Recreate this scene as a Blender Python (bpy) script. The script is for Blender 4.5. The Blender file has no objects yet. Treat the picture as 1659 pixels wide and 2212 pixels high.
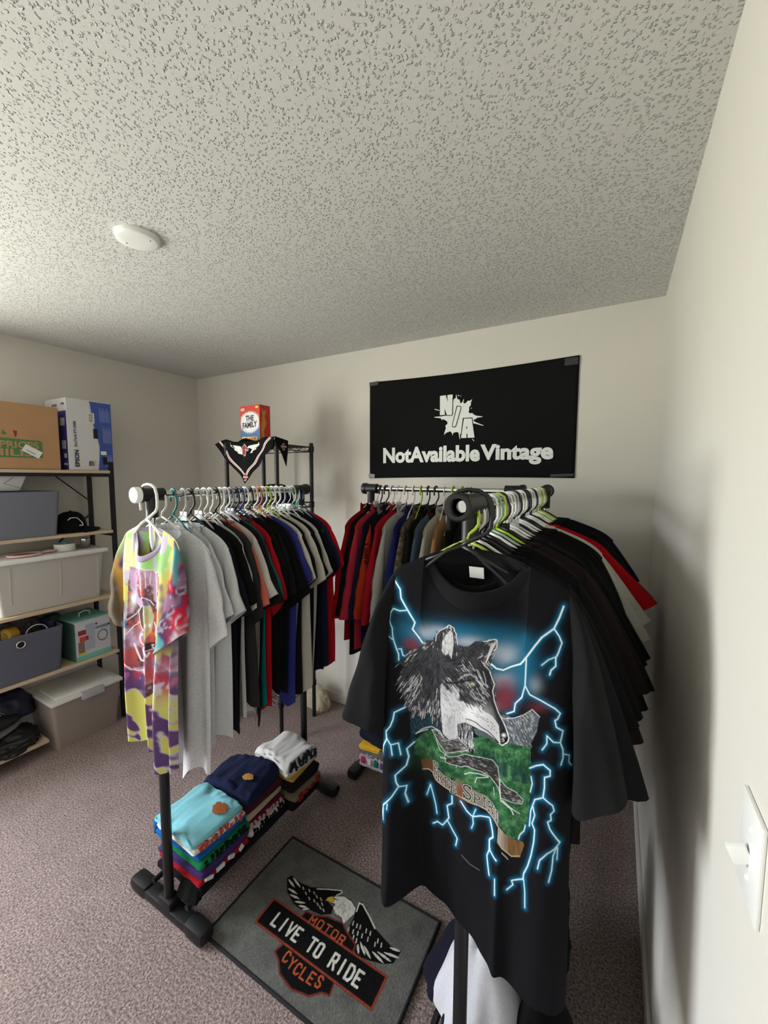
import bpy, bmesh, math, random
import numpy as np
from math import sin, cos, pi, radians, sqrt
from mathutils import Vector, Matrix, noise

# ---------------------------------------------------------------- camera
SC = bpy.context.scene
COL = SC.collection
F_PX, YAW, PITCH, ROLL, EYE = 880.88, 0.516414, 0.084581, 0.003565, 1.6178
XR, YB, XL, YN, CEIL = 0.1568, 2.2959, -3.1367, -1.25, 2.44
fwd = Vector((-sin(YAW)*cos(PITCH), cos(YAW)*cos(PITCH), -sin(PITCH)))
rgt = Vector((cos(YAW), sin(YAW), 0.0))
upv = rgt.cross(fwd)
rgt, upv = rgt*cos(ROLL)+upv*sin(ROLL), -rgt*sin(ROLL)+upv*cos(ROLL)
cam = bpy.data.cameras.new('camera')
cam.sensor_fit = 'VERTICAL'; cam.sensor_height = 24.0; cam.sensor_width = 18.0
cam.lens = F_PX/2212.0*24.0
cam.clip_start = 0.01; cam.clip_end = 60
camo = bpy.data.objects.new('camera', cam); COL.objects.link(camo)
M = Matrix((rgt, upv, -fwd)).transposed().to_4x4(); M.translation = (0, 0, EYE)
camo.matrix_world = M
SC.camera = camo

# ---------------------------------------------------------------- sky seen through the windows, exposure
wd = bpy.data.worlds.new('World'); SC.world = wd; wd.use_nodes = True
wn = wd.node_tree.nodes; wl = wd.node_tree.links
bg = wn['Background']
tcw = wn.new('ShaderNodeTexCoord'); sxw = wn.new('ShaderNodeSeparateXYZ')
rpw = wn.new('ShaderNodeValToRGB')
wl.new(tcw.outputs['Generated'], sxw.inputs[0]); wl.new(sxw.outputs['Z'], rpw.inputs[0])
rpw.color_ramp.elements[0].position = 0.0; rpw.color_ramp.elements[0].color = (.70, .72, .62, 1)
rpw.color_ramp.elements[1].position = 0.06; rpw.color_ramp.elements[1].color = (.88, .94, 1.0, 1)
wl.new(rpw.outputs[0], bg.inputs[0]); bg.inputs[1].default_value = 28.0
SC.view_settings.view_transform = 'Standard'; SC.view_settings.look = 'None'
SC.view_settings.gamma = 1.0; SC.view_settings.use_curve_mapping = False
SC.view_settings.exposure = 0.0
SC.cycles.use_denoising = True
SC.cycles.max_bounces = 9; SC.cycles.diffuse_bounces = 4; SC.cycles.glossy_bounces = 3
SC.cycles.transmission_bounces = 6; SC.cycles.transparent_max_bounces = 8
SC.cycles.sample_clamp_indirect = 6.0
SC.cycles.caustics_reflective = False; SC.cycles.caustics_refractive = False
# window openings: (wall, from, to, sill, head)
WIN_L = (-1.02, 0.40, 0.80, 2.12)      # in the left wall, along y
def portal(name, loc, rot, sx, sy):
    l = bpy.data.lights.new(name, 'AREA'); l.shape = 'RECTANGLE'; l.size = sx; l.size_y = sy
    l.cycles.is_portal = True
    o = bpy.data.objects.new(name, l); o.location = loc; o.rotation_euler = rot; COL.objects.link(o)
portal('window_portal', (XL-0.06, (WIN_L[0]+WIN_L[1])/2, (WIN_L[2]+WIN_L[3])/2), (0, -pi/2, 0), WIN_L[3]-WIN_L[2], WIN_L[1]-WIN_L[0])

# ---------------------------------------------------------------- materials
def lin(c):
    return tuple((v/255/12.92 if v/255 <= .04045 else ((v/255+.055)/1.055)**2.4) for v in c)
_mats = {}
def mat(name, col=(.5,.5,.5), rough=.6, metal=0.0, bump=0.0, bscale=400, spec=.5, trans=0.0, sheen=0.0, var=0.0, vscale=30, attr=None, emis=None, ior=1.45, stretch=None, alpha=None):
    if name in _mats: return _mats[name]
    m = bpy.data.materials.new(name); m.use_nodes = True; _mats[name] = m
    n = m.node_tree.nodes; l = m.node_tree.links; b = n['Principled BSDF']
    b.inputs['Base Color'].default_value = (*col, 1); b.inputs['Roughness'].default_value = rough
    b.inputs['Metallic'].default_value = metal; b.inputs['Specular IOR Level'].default_value = spec
    b.inputs['Transmission Weight'].default_value = trans; b.inputs['IOR'].default_value = ior
    b.inputs['Sheen Weight'].default_value = sheen
    if alpha is not None: b.inputs['Alpha'].default_value = alpha
    tc = None
    if bump or var:
        tc = n.new('ShaderNodeTexCoord'); mp = n.new('ShaderNodeMapping')
        l.new(tc.outputs['Object'], mp.inputs[0])
        if stretch: mp.inputs['Scale'].default_value = stretch
    base = None
    if attr:
        a = n.new('ShaderNodeVertexColor'); a.layer_name = attr; l.new(a.outputs[0], b.inputs['Base Color']); base = a.outputs[0]
    if var:
        t = n.new('ShaderNodeTexNoise'); t.inputs['Scale'].default_value = vscale; t.inputs['Detail'].default_value = 4
        l.new(mp.outputs[0], t.inputs['Vector'])
        r = n.new('ShaderNodeMapRange'); r.inputs['From Min'].default_value = .3; r.inputs['From Max'].default_value = .7
        r.inputs['To Min'].default_value = 1-var; r.inputs['To Max'].default_value = 1+var
        l.new(t.outputs[0], r.inputs[0])
        x = n.new('ShaderNodeVectorMath'); x.operation = 'SCALE'
        if base: l.new(base, x.inputs[0])
        else: x.inputs[0].default_value = col
        l.new(r.outputs[0], x.inputs['Scale']); l.new(x.outputs[0], b.inputs['Base Color'])
    if bump:
        t = n.new('ShaderNodeTexNoise'); t.inputs['Scale'].default_value = bscale; t.inputs['Detail'].default_value = 3
        l.new(mp.outputs[0], t.inputs['Vector'])
        u = n.new('ShaderNodeBump'); u.inputs['Strength'].default_value = min(1, bump); u.inputs['Distance'].default_value = .002*max(1, bump)
        l.new(t.outputs[0], u.inputs['Height']); l.new(u.outputs[0], b.inputs['Normal'])
    return m
def cloth(c, var=.06):
    c = tuple(c); k = 'cloth_%d_%d_%d' % c
    g = lin(c)
    return mat(k, g, rough=.92, spec=.08, sheen=.02, bump=.5, bscale=900, var=var, vscale=160)
def heather(c):
    return mat('heather_%d_%d_%d' % tuple(c), lin(c), rough=.92, spec=.2, bump=.5, bscale=900, var=.22, vscale=330)
def plastic(name, c, rough=.35, spec=.5): return mat('plastic_'+name, lin(c), rough=rough, spec=spec)

M_WALL = mat('wall_paint', (.68,.65,.60), rough=.75, spec=.3, bump=.25, bscale=160)
M_TRIM = mat('trim_paint', (.70,.68,.65), rough=.45)
M_BLACK = plastic('black', (20,20,22), .42)
M_METALB = mat('black_metal', lin((24,22,26)), rough=.4, spec=.5)
M_CHROME = mat('chrome', (.78,.78,.80), rough=.12, metal=1.0)
M_STEEL = mat('steel_wire', (.6,.6,.62), rough=.25, metal=1.0)
M_WHITE = plastic('white', (238,238,236), .35)

def carpet_mat():
    m = bpy.data.materials.new('carpet'); m.use_nodes = True
    n = m.node_tree.nodes; l = m.node_tree.links; b = n['Principled BSDF']
    b.inputs['Roughness'].default_value = 1; b.inputs['Specular IOR Level'].default_value = .05
    tc = n.new('ShaderNodeTexCoord')
    t = n.new('ShaderNodeTexNoise'); t.inputs['Scale'].default_value = 135; t.inputs['Detail'].default_value = 3.5; t.inputs['Roughness'].default_value = .72
    t2 = n.new('ShaderNodeTexNoise'); t2.inputs['Scale'].default_value = 9; t2.inputs['Detail'].default_value = 3
    l.new(tc.outputs['Object'], t.inputs['Vector']); l.new(tc.outputs['Object'], t2.inputs['Vector'])
    r = n.new('ShaderNodeValToRGB'); e = r.color_ramp.elements
    e[0].position = .38; e[0].color = (.14,.105,.10,1); e[1].position = .62; e[1].color = (.46,.37,.35,1)
    e2 = r.color_ramp.elements.new(.5); e2.color = (.28,.215,.205,1)
    l.new(t.outputs[0], r.inputs[0])
    mr = n.new('ShaderNodeMapRange'); mr.inputs['To Min'].default_value = .8; mr.inputs['To Max'].default_value = 1.2
    l.new(t2.outputs[0], mr.inputs[0])
    x = n.new('ShaderNodeVectorMath'); x.operation = 'SCALE'; l.new(r.outputs[0], x.inputs[0]); l.new(mr.outputs[0], x.inputs['Scale'])
    l.new(x.outputs[0], b.inputs['Base Color'])
    u = n.new('ShaderNodeBump'); u.inputs['Strength'].default_value = .9; u.inputs['Distance'].default_value = .006
    l.new(t.outputs[0], u.inputs['Height']); l.new(u.outputs[0], b.inputs['Normal'])
    return m
def popcorn_mat():
    m = bpy.data.materials.new('popcorn_ceiling'); m.use_nodes = True
    n = m.node_tree.nodes; l = m.node_tree.links; b = n['Principled BSDF']
    b.inputs['Base Color'].default_value = (.66,.65,.64,1); b.inputs['Roughness'].default_value = .8; b.inputs['Specular IOR Level'].default_value = .35
    tc = n.new('ShaderNodeTexCoord')
    d = n.new('ShaderNodeTexNoise'); d.inputs['Scale'].default_value = 130; d.inputs['Detail'].default_value = 2
    l.new(tc.outputs['Object'], d.inputs['Vector'])
    mx = n.new('ShaderNodeVectorMath'); mx.operation = 'MULTIPLY_ADD'; mx.inputs[1].default_value = (.012,.012,.012)
    l.new(d.outputs['Color'], mx.inputs[0]); l.new(tc.outputs['Object'], mx.inputs[2])
    t = n.new('ShaderNodeTexVoronoi'); t.inputs['Scale'].default_value = 105; t.inputs['Randomness'].default_value = 1.0
    l.new(mx.outputs[0], t.inputs['Vector'])
    r = n.new('ShaderNodeMapRange'); r.inputs['From Min'].default_value = .42; r.inputs['From Max'].default_value = .12; r.interpolation_type = 'SMOOTHSTEP'
    l.new(t.outputs['Distance'], r.inputs[0])
    u = n.new('ShaderNodeBump'); u.inputs['Strength'].default_value = 1.0; u.inputs['Distance'].default_value = .0044
    l.new(r.outputs[0], u.inputs['Height']); l.new(u.outputs[0], b.inputs['Normal'])
    return m
M_CARPET = carpet_mat(); M_POP = popcorn_mat()

# ---------------------------------------------------------------- helpers
def link(name, me, m=None, parent=None, smooth=False):
    o = bpy.data.objects.new(name, me); COL.objects.link(o)
    if m is not None:
        for q in (m if isinstance(m, (list, tuple)) else [m]): me.materials.append(q)
    if parent is not None: o.parent = parent
    if smooth: me.shade_smooth()
    return o
def thing(name, label, cat, loc=(0,0,0), rz=0, group=None):
    o = bpy.data.objects.new(name, None); COL.objects.link(o); o.empty_display_size = .05
    o.location = loc; o.rotation_euler = (0,0,rz); o['label'] = label; o['category'] = cat
    if group: o['group'] = group
    return o
def tag(o, label, cat, group=None):
    o['label'] = label; o['category'] = cat
    if group: o['group'] = group
    return o
class MB:
    def __init__(s): s.v = []; s.f = []; s.fm = []
    def add(s, vs, fs, mi=0):
        k = len(s.v); s.v += [tuple(v) for v in vs]; s.f += [tuple(i+k for i in f) for f in fs]; s.fm += [mi]*len(fs); return s
    def box(s, c, d, rz=0, rx=0, ry=0, mi=0, taper=0, bev=0.0):
        bm = bmesh.new(); bmesh.ops.create_cube(bm, size=1)
        for v in bm.verts:
            k = 1 - taper*(.5 - v.co.z) if taper else 1
            v.co = Vector((v.co.x*d[0]*k, v.co.y*d[1]*k, v.co.z*d[2]))
        if bev: bmesh.ops.bevel(bm, geom=bm.edges[:], offset=bev, segments=2, affect='EDGES', profile=.6)
        mt = Matrix.Translation(c) @ Matrix.Rotation(rz,4,'Z') @ Matrix.Rotation(ry,4,'Y') @ Matrix.Rotation(rx,4,'X')
        bm.verts.index_update()
        s.add([mt @ v.co for v in bm.verts], [[v.index for v in f.verts] for f in bm.faces], mi); bm.free(); return s
    def tube(s, path, r, seg=8, closed=False, cap=True, mi=0, flat=1.0):
        P = [Vector(p) for p in path]; n = len(P); vs = []; fs = []
        prev = None
        for i, p in enumerate(P):
            if closed: t = (P[(i+1) % n]-P[i-1]).normalized()
            else: t = (P[min(i+1, n-1)]-P[max(i-1, 0)]).normalized()
            if prev is None:
                a = t.orthogonal().normalized()
                ref = Vector((0,1,0))
                if abs(t.dot(ref)) < .9: a = (ref - t*ref.dot(t)).normalized()
            else: a = (prev - t*prev.dot(t)); a = a.normalized() if a.length > 1e-6 else t.orthogonal().normalized()
            prev = a; b = t.cross(a)
            rr = r[i] if isinstance(r, (list, tuple)) else r
            for k in range(seg):
                w = 2*pi*k/seg; vs.append(p + a*cos(w)*rr*flat + b*sin(w)*rr)
        m = n if closed else n-1
        for i in range(m):
            j = (i+1) % n
            for k in range(seg):
                l = (k+1) % seg; fs.append((i*seg+k, i*seg+l, j*seg+l, j*seg+k))
        if cap and not closed:
            fs.append(tuple(range(seg))[::-1]); fs.append(tuple((n-1)*seg+k for k in range(seg)))
        return s.add(vs, fs, mi)
    def cyl(s, a, b, r, seg=16, r2=None, mi=0):
        return s.tube([a, b], [r, r if r2 is None else r2], seg, mi=mi)
    def lathe(s, c, prof, seg=24, axis='Z', mi=0):
        vs = []; fs = []
        for (r, h) in prof:
            for k in range(seg):
                w = 2*pi*k/seg; x, y, z = r*cos(w), r*sin(w), h
                if axis == 'Y': x, y, z = x, h, y
                if axis == 'X': x, y, z = h, x, y
                vs.append((c[0]+x, c[1]+y, c[2]+z))
        for i in range(len(prof)-1):
            for k in range(seg):
                l = (k+1) % seg; fs.append((i*seg+k, i*seg+l, (i+1)*seg+l, (i+1)*seg+k))
        return s.add(vs, fs, mi)
    def build(s, name, m, parent=None, smooth=False, auto=None, fix=True):
        me = bpy.data.meshes.new(name); me.from_pydata(s.v, [], s.f); 
        me.polygons.foreach_set('material_index', s.fm)
        if fix:
            bm = bmesh.new(); bm.from_mesh(me); bmesh.ops.recalc_face_normals(bm, faces=bm.faces); bm.to_mesh(me); bm.free()
        o = link(name, me, m, parent)
        if smooth: me.shade_smooth()
        elif auto: me.shade_smooth(); me.set_sharp_from_angle(angle=radians(auto))
        return o
def box(name, c, d, m, parent=None, bev=.002, rz=0, rx=0, ry=0, taper=0):
    return MB().box(c, d, rz=rz, rx=rx, ry=ry, bev=bev, taper=taper).build(name, m, parent)
def struct(o): o['kind'] = 'structure'; return o
def np_mesh(name, V, Fq, m, parent=None, col=None, smooth=True):
    me = bpy.data.meshes.new(name)
    nv, nf = len(V), len(Fq)
    me.vertices.add(nv); me.vertices.foreach_set('co', np.asarray(V, dtype=np.float32).ravel())
    k = Fq.shape[1]
    me.loops.add(nf*k); me.loops.foreach_set('vertex_index', np.asarray(Fq, dtype=np.int32).ravel())
    me.polygons.add(nf); me.polygons.foreach_set('loop_start', np.arange(0, nf*k, k, dtype=np.int32))
    me.update(calc_edges=True)
    if col is not None:
        a = me.color_attributes.new('print', 'FLOAT_COLOR', 'POINT')
        c4 = np.ones((nv, 4), dtype=np.float32); c4[:, :3] = col; a.data.foreach_set('color', c4.ravel())
    o = link(name, me, m, parent)
    if smooth: me.shade_smooth()
    return o
def grid_faces(nu, nv, base=0, close=False):
    i, j = np.meshgrid(np.arange(nu if close else nu-1), np.arange(nv-1), indexing='ij')
    i2 = (i+1) % nu
    return base + np.stack([i*nv+j, i2*nv+j, i2*nv+j+1, i*nv+j+1], -1).reshape(-1, 4)
# numpy value noise
_rs = np.random.RandomState(7); _tab = _rs.rand(256, 256)
def vnoise(x, y, sc, seed=0):
    x = np.asarray(x)*sc + seed*17.13; y = np.asarray(y)*sc + seed*7.7
    xi = np.floor(x).astype(int); yi = np.floor(y).astype(int); fx = x-xi; fy = y-yi
    fx = fx*fx*(3-2*fx); fy = fy*fy*(3-2*fy)
    a = _tab[xi & 255, yi & 255]; b = _tab[(xi+1) & 255, yi & 255]; c = _tab[xi & 255, (yi+1) & 255]; d = _tab[(xi+1) & 255, (yi+1) & 255]
    return (a*(1-fx)+b*fx)*(1-fy)+(c*(1-fx)+d*fx)*fy
def fbm(x, y, sc, seed=0, o=3):
    s = 0; a = .5
    for k in range(o): s = s + a*vnoise(x, y, sc*2**k, seed+k*3); a *= .5
    return s/(1-.5**o)

# flat lettering made of real glyph outlines
def glyphs(txt, h, bold=0.0, shear=0.0, space=1.0):
    cu = bpy.data.curves.new('glyphs', 'FONT'); cu.body = txt; cu.size = 1.0; cu.offset = bold; cu.shear = shear
    cu.space_character = space; cu.align_x = 'CENTER'; cu.resolution_u = 4
    o = bpy.data.objects.new('glyphs', cu); COL.objects.link(o)
    dg = bpy.context.evaluated_depsgraph_get(); dg.update()
    me = bpy.data.meshes.new_from_object(o.evaluated_get(dg))
    V = np.array([v.co[:2] for v in me.vertices]); P = [tuple(p.vertices) for p in me.polygons]
    bpy.data.objects.remove(o); bpy.data.curves.remove(cu); bpy.data.meshes.remove(me)
    mn, mxx = V.min(0), V.max(0)
    V = (V - np.array([(mn[0]+mxx[0])/2, mn[1]]))/(0.729)*h
    return V, P
def text_part(name, txt, w, h, fn, m, parent, bold=.02, shear=0.0, space=1.0):
    """glyph sheet fitted into width w, height h, placed by fn(u, v) -> xyz"""
    V, P = glyphs(txt, 1.0, bold, shear, space)
    sx = w/(V[:,0].max()-V[:,0].min()); sy = h/(V[:,1].max()-V[:,1].min()); V = V-np.array([0, V[:,1].min()])
    mb = MB(); mb.add([fn(x*sx, y*sy) for x, y in V], P)
    return mb.build(name, m, parent, fix=False)
def flat_part(name, pts, fn, m, parent, lift=0):
    mb = MB(); mb.add([fn(x, y) for x, y in pts], [tuple(range(len(pts)))]); return mb.build(name, m, parent, fix=False)
ORD = ['first','second','third','fourth','fifth','sixth','seventh','eighth','ninth','tenth','eleventh','twelfth','thirteenth','fourteenth','fifteenth','sixteenth','seventeenth','eighteenth','nineteenth','twentieth','twenty-first','twenty-second','twenty-third','twenty-fourth','twenty-fifth','twenty-sixth','twenty-seventh','twenty-eighth','twenty-ninth','thirtieth']

# ================================================================ the room
struct(box('floor', ((XL+XR)/2, (YN+YB)/2, -.05), (XR-XL+.2, YB-YN+.2, .1), M_CARPET, bev=0))
struct(box('ceiling', ((XL+XR)/2, (YN+YB)/2, CEIL+.05), (XR-XL+.2, YB-YN+.2, .1), M_POP, bev=0))
struct(box('wall_back', ((XL+XR)/2, YB+.05, CEIL/2), (XR-XL+.2, .1, CEIL), M_WALL, bev=0))
struct(box('wall_right', (XR+.05, (YN+YB)/2, CEIL/2), (.1, YB-YN, CEIL), M_WALL, bev=0))
def holed(name, along, c, a0, a1, win):
    mb = MB(); w0, w1, z0, z1 = win
    def bx(p0, p1, q0, q1):
        ctr = (p0+p1)/2; sz = p1-p0; zc = (q0+q1)/2
        mb.box((c, ctr, zc) if along == 'y' else (ctr, c, zc), (.1, sz, q1-q0) if along == 'y' else (sz, .1, q1-q0))
    bx(a0, w0, 0, CEIL); bx(w1, a1, 0, CEIL); bx(w0, w1, 0, z0); bx(w0, w1, z1, CEIL)
    return struct(mb.build(name, M_WALL))
holed('wall_left', 'y', XL-.05, YN, YB, WIN_L)
struct(box('wall_near', ((XL+XR)/2, YN-.05, CEIL/2), (XR-XL+.2, .1, CEIL), M_WALL, bev=0))
def window(name, along, c, win):
    w0, w1, z0, z1 = win; mb = MB(); t = .035
    def bx(p0, p1, q0, q1, d=.06):
        mb.box((c, (p0+p1)/2, (q0+q1)/2) if along == 'y' else ((p0+p1)/2, c, (q0+q1)/2), (d, p1-p0, q1-q0) if along == 'y' else (p1-p0, d, q1-q0))
    bx(w0, w0+t, z0, z1); bx(w1-t, w1, z0, z1); bx(w0+t, w1-t, z0, z0+t); bx(w0+t, w1-t, z1-t, z1); bx(w0+t, w1-t, (z0+z1)/2-.02, (z0+z1)/2+.02)
    f = struct(mb.build(name, M_TRIM))
window('window_1', 'y', XL-.05, WIN_L)
def baseb(name, c, d):
    mb = MB(); mb.box(c, d, bev=.004); struct(mb.build(name, M_TRIM))
baseb('baseboard_back', ((XL+XR)/2, YB-.006, .035), (XR-XL, .012, .07))
baseb('baseboard_right', (XR-.006, (YN+YB)/2, .035), (.012, YB-YN, .07))
baseb('baseboard_left', (XL+.006, (YN+YB)/2, .035), (.012, YB-YN, .07))
# ================================================================ round ceiling cover
t = thing('ceiling_cover_plate', 'round white blank cover plate with two screws on the popcorn ceiling', 'cover plate', (-1.471, .866, CEIL))
MB().lathe((0,0,0), [(.070,-.0), (.0695,-.008), (.066,-.013), (.058,-.0155), (.03,-.0165), (.0003,-.017)], 48).build('plate', M_WHITE, t, smooth=True)
for s in (-1, 1):
    MB().lathe((s*.042, s*.016, -.0155), [(.0035,.001), (.0035,-.0012), (.0002,-.0016)], 12).build('screw', M_STEEL, t, smooth=True)

# ================================================================ light switch on the right wall
t = thing('light_switch', 'white wall plate with a protruding toggle switch on the right wall', 'switch', (XR, .588, 1.187))
MB().box((-.0025, 0, 0), (.005, .076, .118), bev=.0022).build('wall_plate', M_WHITE, t, auto=40)
MB().box((-.013, 0, -.004), (.020, .010, .020), bev=.002, ry=-.45).build('toggle', M_WHITE, t, auto=40)
for q in (-1, 1): MB().lathe((-.005, 0, q*.030), [(.0035,.0), (.003,-.0015), (.0002,-.002)], 10, 'X').build('screw', M_WHITE, t)

# ================================================================ garment racks
def rack(label, x, y, rz, L, z=1.557, ext0=.05, ext1=.05, foot=.42, cap_white=False, base=True, feet=(1,1)):
    """upright posts at local y=0 and y=L, rail along local y"""
    t = thing('garment_rack', label, 'clothes rack', (x, y, 0), rz, 'rolling garment racks')
    MB().cyl((0,-ext0+.03,z), (0,L+ext1-.03,z), .0125, 20).build('rail', M_CHROME, t, auto=40)
    for k, (yy, e, sgn) in enumerate(((0, ext0, -1), (L, ext1, 1))):
        MB().cyl((0,yy,1.05), (0,yy,z-.03), .013, 20).build('upright_tube', M_CHROME, t, auto=40)
        MB().cyl((0,yy,.05), (0,yy,1.08), .0172, 20).build('upright', M_METALB, t, auto=40)
        mb = MB()
        a, b = yy+sgn*e, yy-sgn*.045
        R = .0265 if cap_white else .0305
        mb.lathe((0,a,z), [(R-.0115,-sgn*.05), (R-.0115,0), (R-.004,0), (R,-sgn*.004), (R,-sgn*.022), (R-.004,-sgn*.026), (R-.005,-sgn*(e+.02)), (R-.004,-sgn*(e+.04)), (.013,-sgn*(e+.045))], 28, 'Y')
        mb.lathe((0,yy,0), [(.0145,z-.078), (.0195,z-.078), (.0195,z-.03), (.022,z-.01), (.022,z+.01)], 24)
        mb.build('tee_joint', M_BLACK, t, auto=40)
        if cap_white and k == 0:
            MB().lathe((0,a,z), [(.0268,.012), (.0268,-.003), (.0245,-.006), (.0003,-.0062)], 28, 'Y').build('end_cap', M_WHITE, t, auto=50)
        # foot bar with rounded raised ends
        if feet[k]:
            mb = MB(); n = 14; prof = []
            mb.box((0,yy,.030), (foot*feet[k],.052,.034), bev=.008)
            for s in (-1, 1): mb.box((s*(foot*feet[k]/2-.045),yy,.032), (.10,.062,.052), bev=.020)
            mb.box((0,yy,.055), (.075,.05,.04), bev=.01)
            mb.build('foot', M_BLACK, t, auto=50)
    if base:
        for s in (-1, 1): MB().cyl((s*.10,0,.075), (s*.10,L,.075), .010, 12).build('base_rail', M_METALB, t, auto=40)
        n = 7
        for i in range(n): MB().cyl((-.10,L*(i+.7)/(n+.4),.083), (.10,L*(i+.7)/(n+.4),.083), .005, 8).build('base_bar', M_METALB, t, auto=40)
    return t
LRX, LRY0, LRL = -1.372, .815, .755
RRX, RRY0, RRL = -.28, .885, 1.12
JRY, JRX0, JRL = 1.90, -1.16, .76
rack('black and chrome garment rack holding the tie-dye shirt, left of the door mat', LRX, LRY0, 0, LRL, cap_white=True, ext0=.055)
rack('black and chrome garment rack nearest the right wall, holding the wolf shirt', RRX, RRY0, 0, RRL, foot=.40, ext0=.09, feet=(1,.45))
rack('black and chrome garment rack of jackets under the black banner', JRX0, JRY, -pi/2, JRL, foot=.40)

# ================================================================ hangers
HG = {'white': plastic('hanger_white', (236,236,232), .3), 'black': plastic('hanger_black', (22,21,24), .35), 'lime': plastic('hanger_lime', (168,196,60), .35),
      'teal': plastic('hanger_teal', (20,120,118), .35), 'grey': plastic('hanger_grey', (130,134,140), .35), 'orange': plastic('hanger_orange', (200,110,70), .35),
      'blue': plastic('hanger_blue', (40,60,120), .35), 'pale green': plastic('hanger_pale', (150,185,165), .35),
      'metal': M_STEEL, 'clear': mat('hanger_clear', lin((214,216,214)), rough=.2, trans=.35, alpha=.8)}
def arc(cx, cz, r, a0, a1, n): return [(cx+r*cos(radians(a0+(a1-a0)*i/n)), 0, cz+r*sin(radians(a0+(a1-a0)*i/n))) for i in range(n+1)]
def hook_path(big=False):
    if big: return [(-.029,0,-.052),(-.031,0,-.03),(-.031,0,-.005),(-.024,0,.018),(-.008,0,.032),(.012,0,.036),(.036,0,.034),(.054,0,.024),(.062,0,.004),(.064,0,-.020),(.062,0,-.040),(.054,0,-.052),(.036,0,-.062),(.014,0,-.074),(0,0,-.084)]
    return [(-.016,0,-.028),(-.0175,0,-.012)]+arc(0,0,.0178,175,15,8)+[(.024,0,-.02),(.024,0,-.040),(.016,0,-.052),(.004,0,-.062),(0,0,-.075)]
_hm = {}
def hanger_meshes(kind, r, w):
    k = (kind, r, w)
    if k in _hm: return _hm[k]
    mb = MB(); z0 = -.078 if kind != 'big' else -.083
    dz = 0 if kind != 'big' else -.018
    arm = lambda s: [(0,0,z0), (s*.03,0,z0-.012), (s*.085,0,-.123+dz), (s*w*.75,0,-.162+dz), (s*(w-.012),0,-.186+dz), (s*w,0,-.198+dz), (s*(w-.014),0,-.207+dz), (s*w*.5,0,-.209+dz), (0,0,-.210+dz)]
    for s in (-1, 1): mb.tube(arm(s), r, 7)
    if kind == 'big':
        for s in (-1,1): mb.tube([(0,0,z0+.004),(s*.05,0,z0-.025),(s*.10,0,-.13)], .0045, 7)
    o1 = mb.build('shoulders', None, fix=False); me1 = o1.data; bpy.data.objects.remove(o1)
    mb = MB(); mb.tube(hook_path(kind == 'big'), r*1.05 if kind != 'wire' else .0016, 7)
    o1 = mb.build('hook', None, fix=False); me2 = o1.data; bpy.data.objects.remove(o1)
    for me in (me1, me2): me.shade_smooth()
    _hm[k] = (me1, me2); return _hm[k]
def hanger(col, label, x, y, z, rz, group, kind='tube', w=.205, tilt=0):
    t = thing('clothes_hanger', label, 'hanger', (x, y, z), rz, group); t.rotation_euler = (0, tilt, rz)
    a, b = hanger_meshes(kind, .0046 if kind == 'big' else (.0036 if kind != 'wire' else .003), w)
    hk = HG['metal'] if kind == 'wire' else HG[col]
    for nm, me, m in (('shoulders', a, HG[col]), ('hook', b, hk)):
        k = (me.name, m.name)
        if k not in _hm: _hm[k] = me.copy(); _hm[k].materials.append(m)
        o = bpy.data.objects.new(nm, _hm[k]); COL.objects.link(o); o.parent = t
    if kind in ('wire', 'plate'):
        MB().box((0,0,-.083), (.052,.004,.034), bev=.0018).build('size_plate', HG[col], t, auto=40)
    return t

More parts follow.
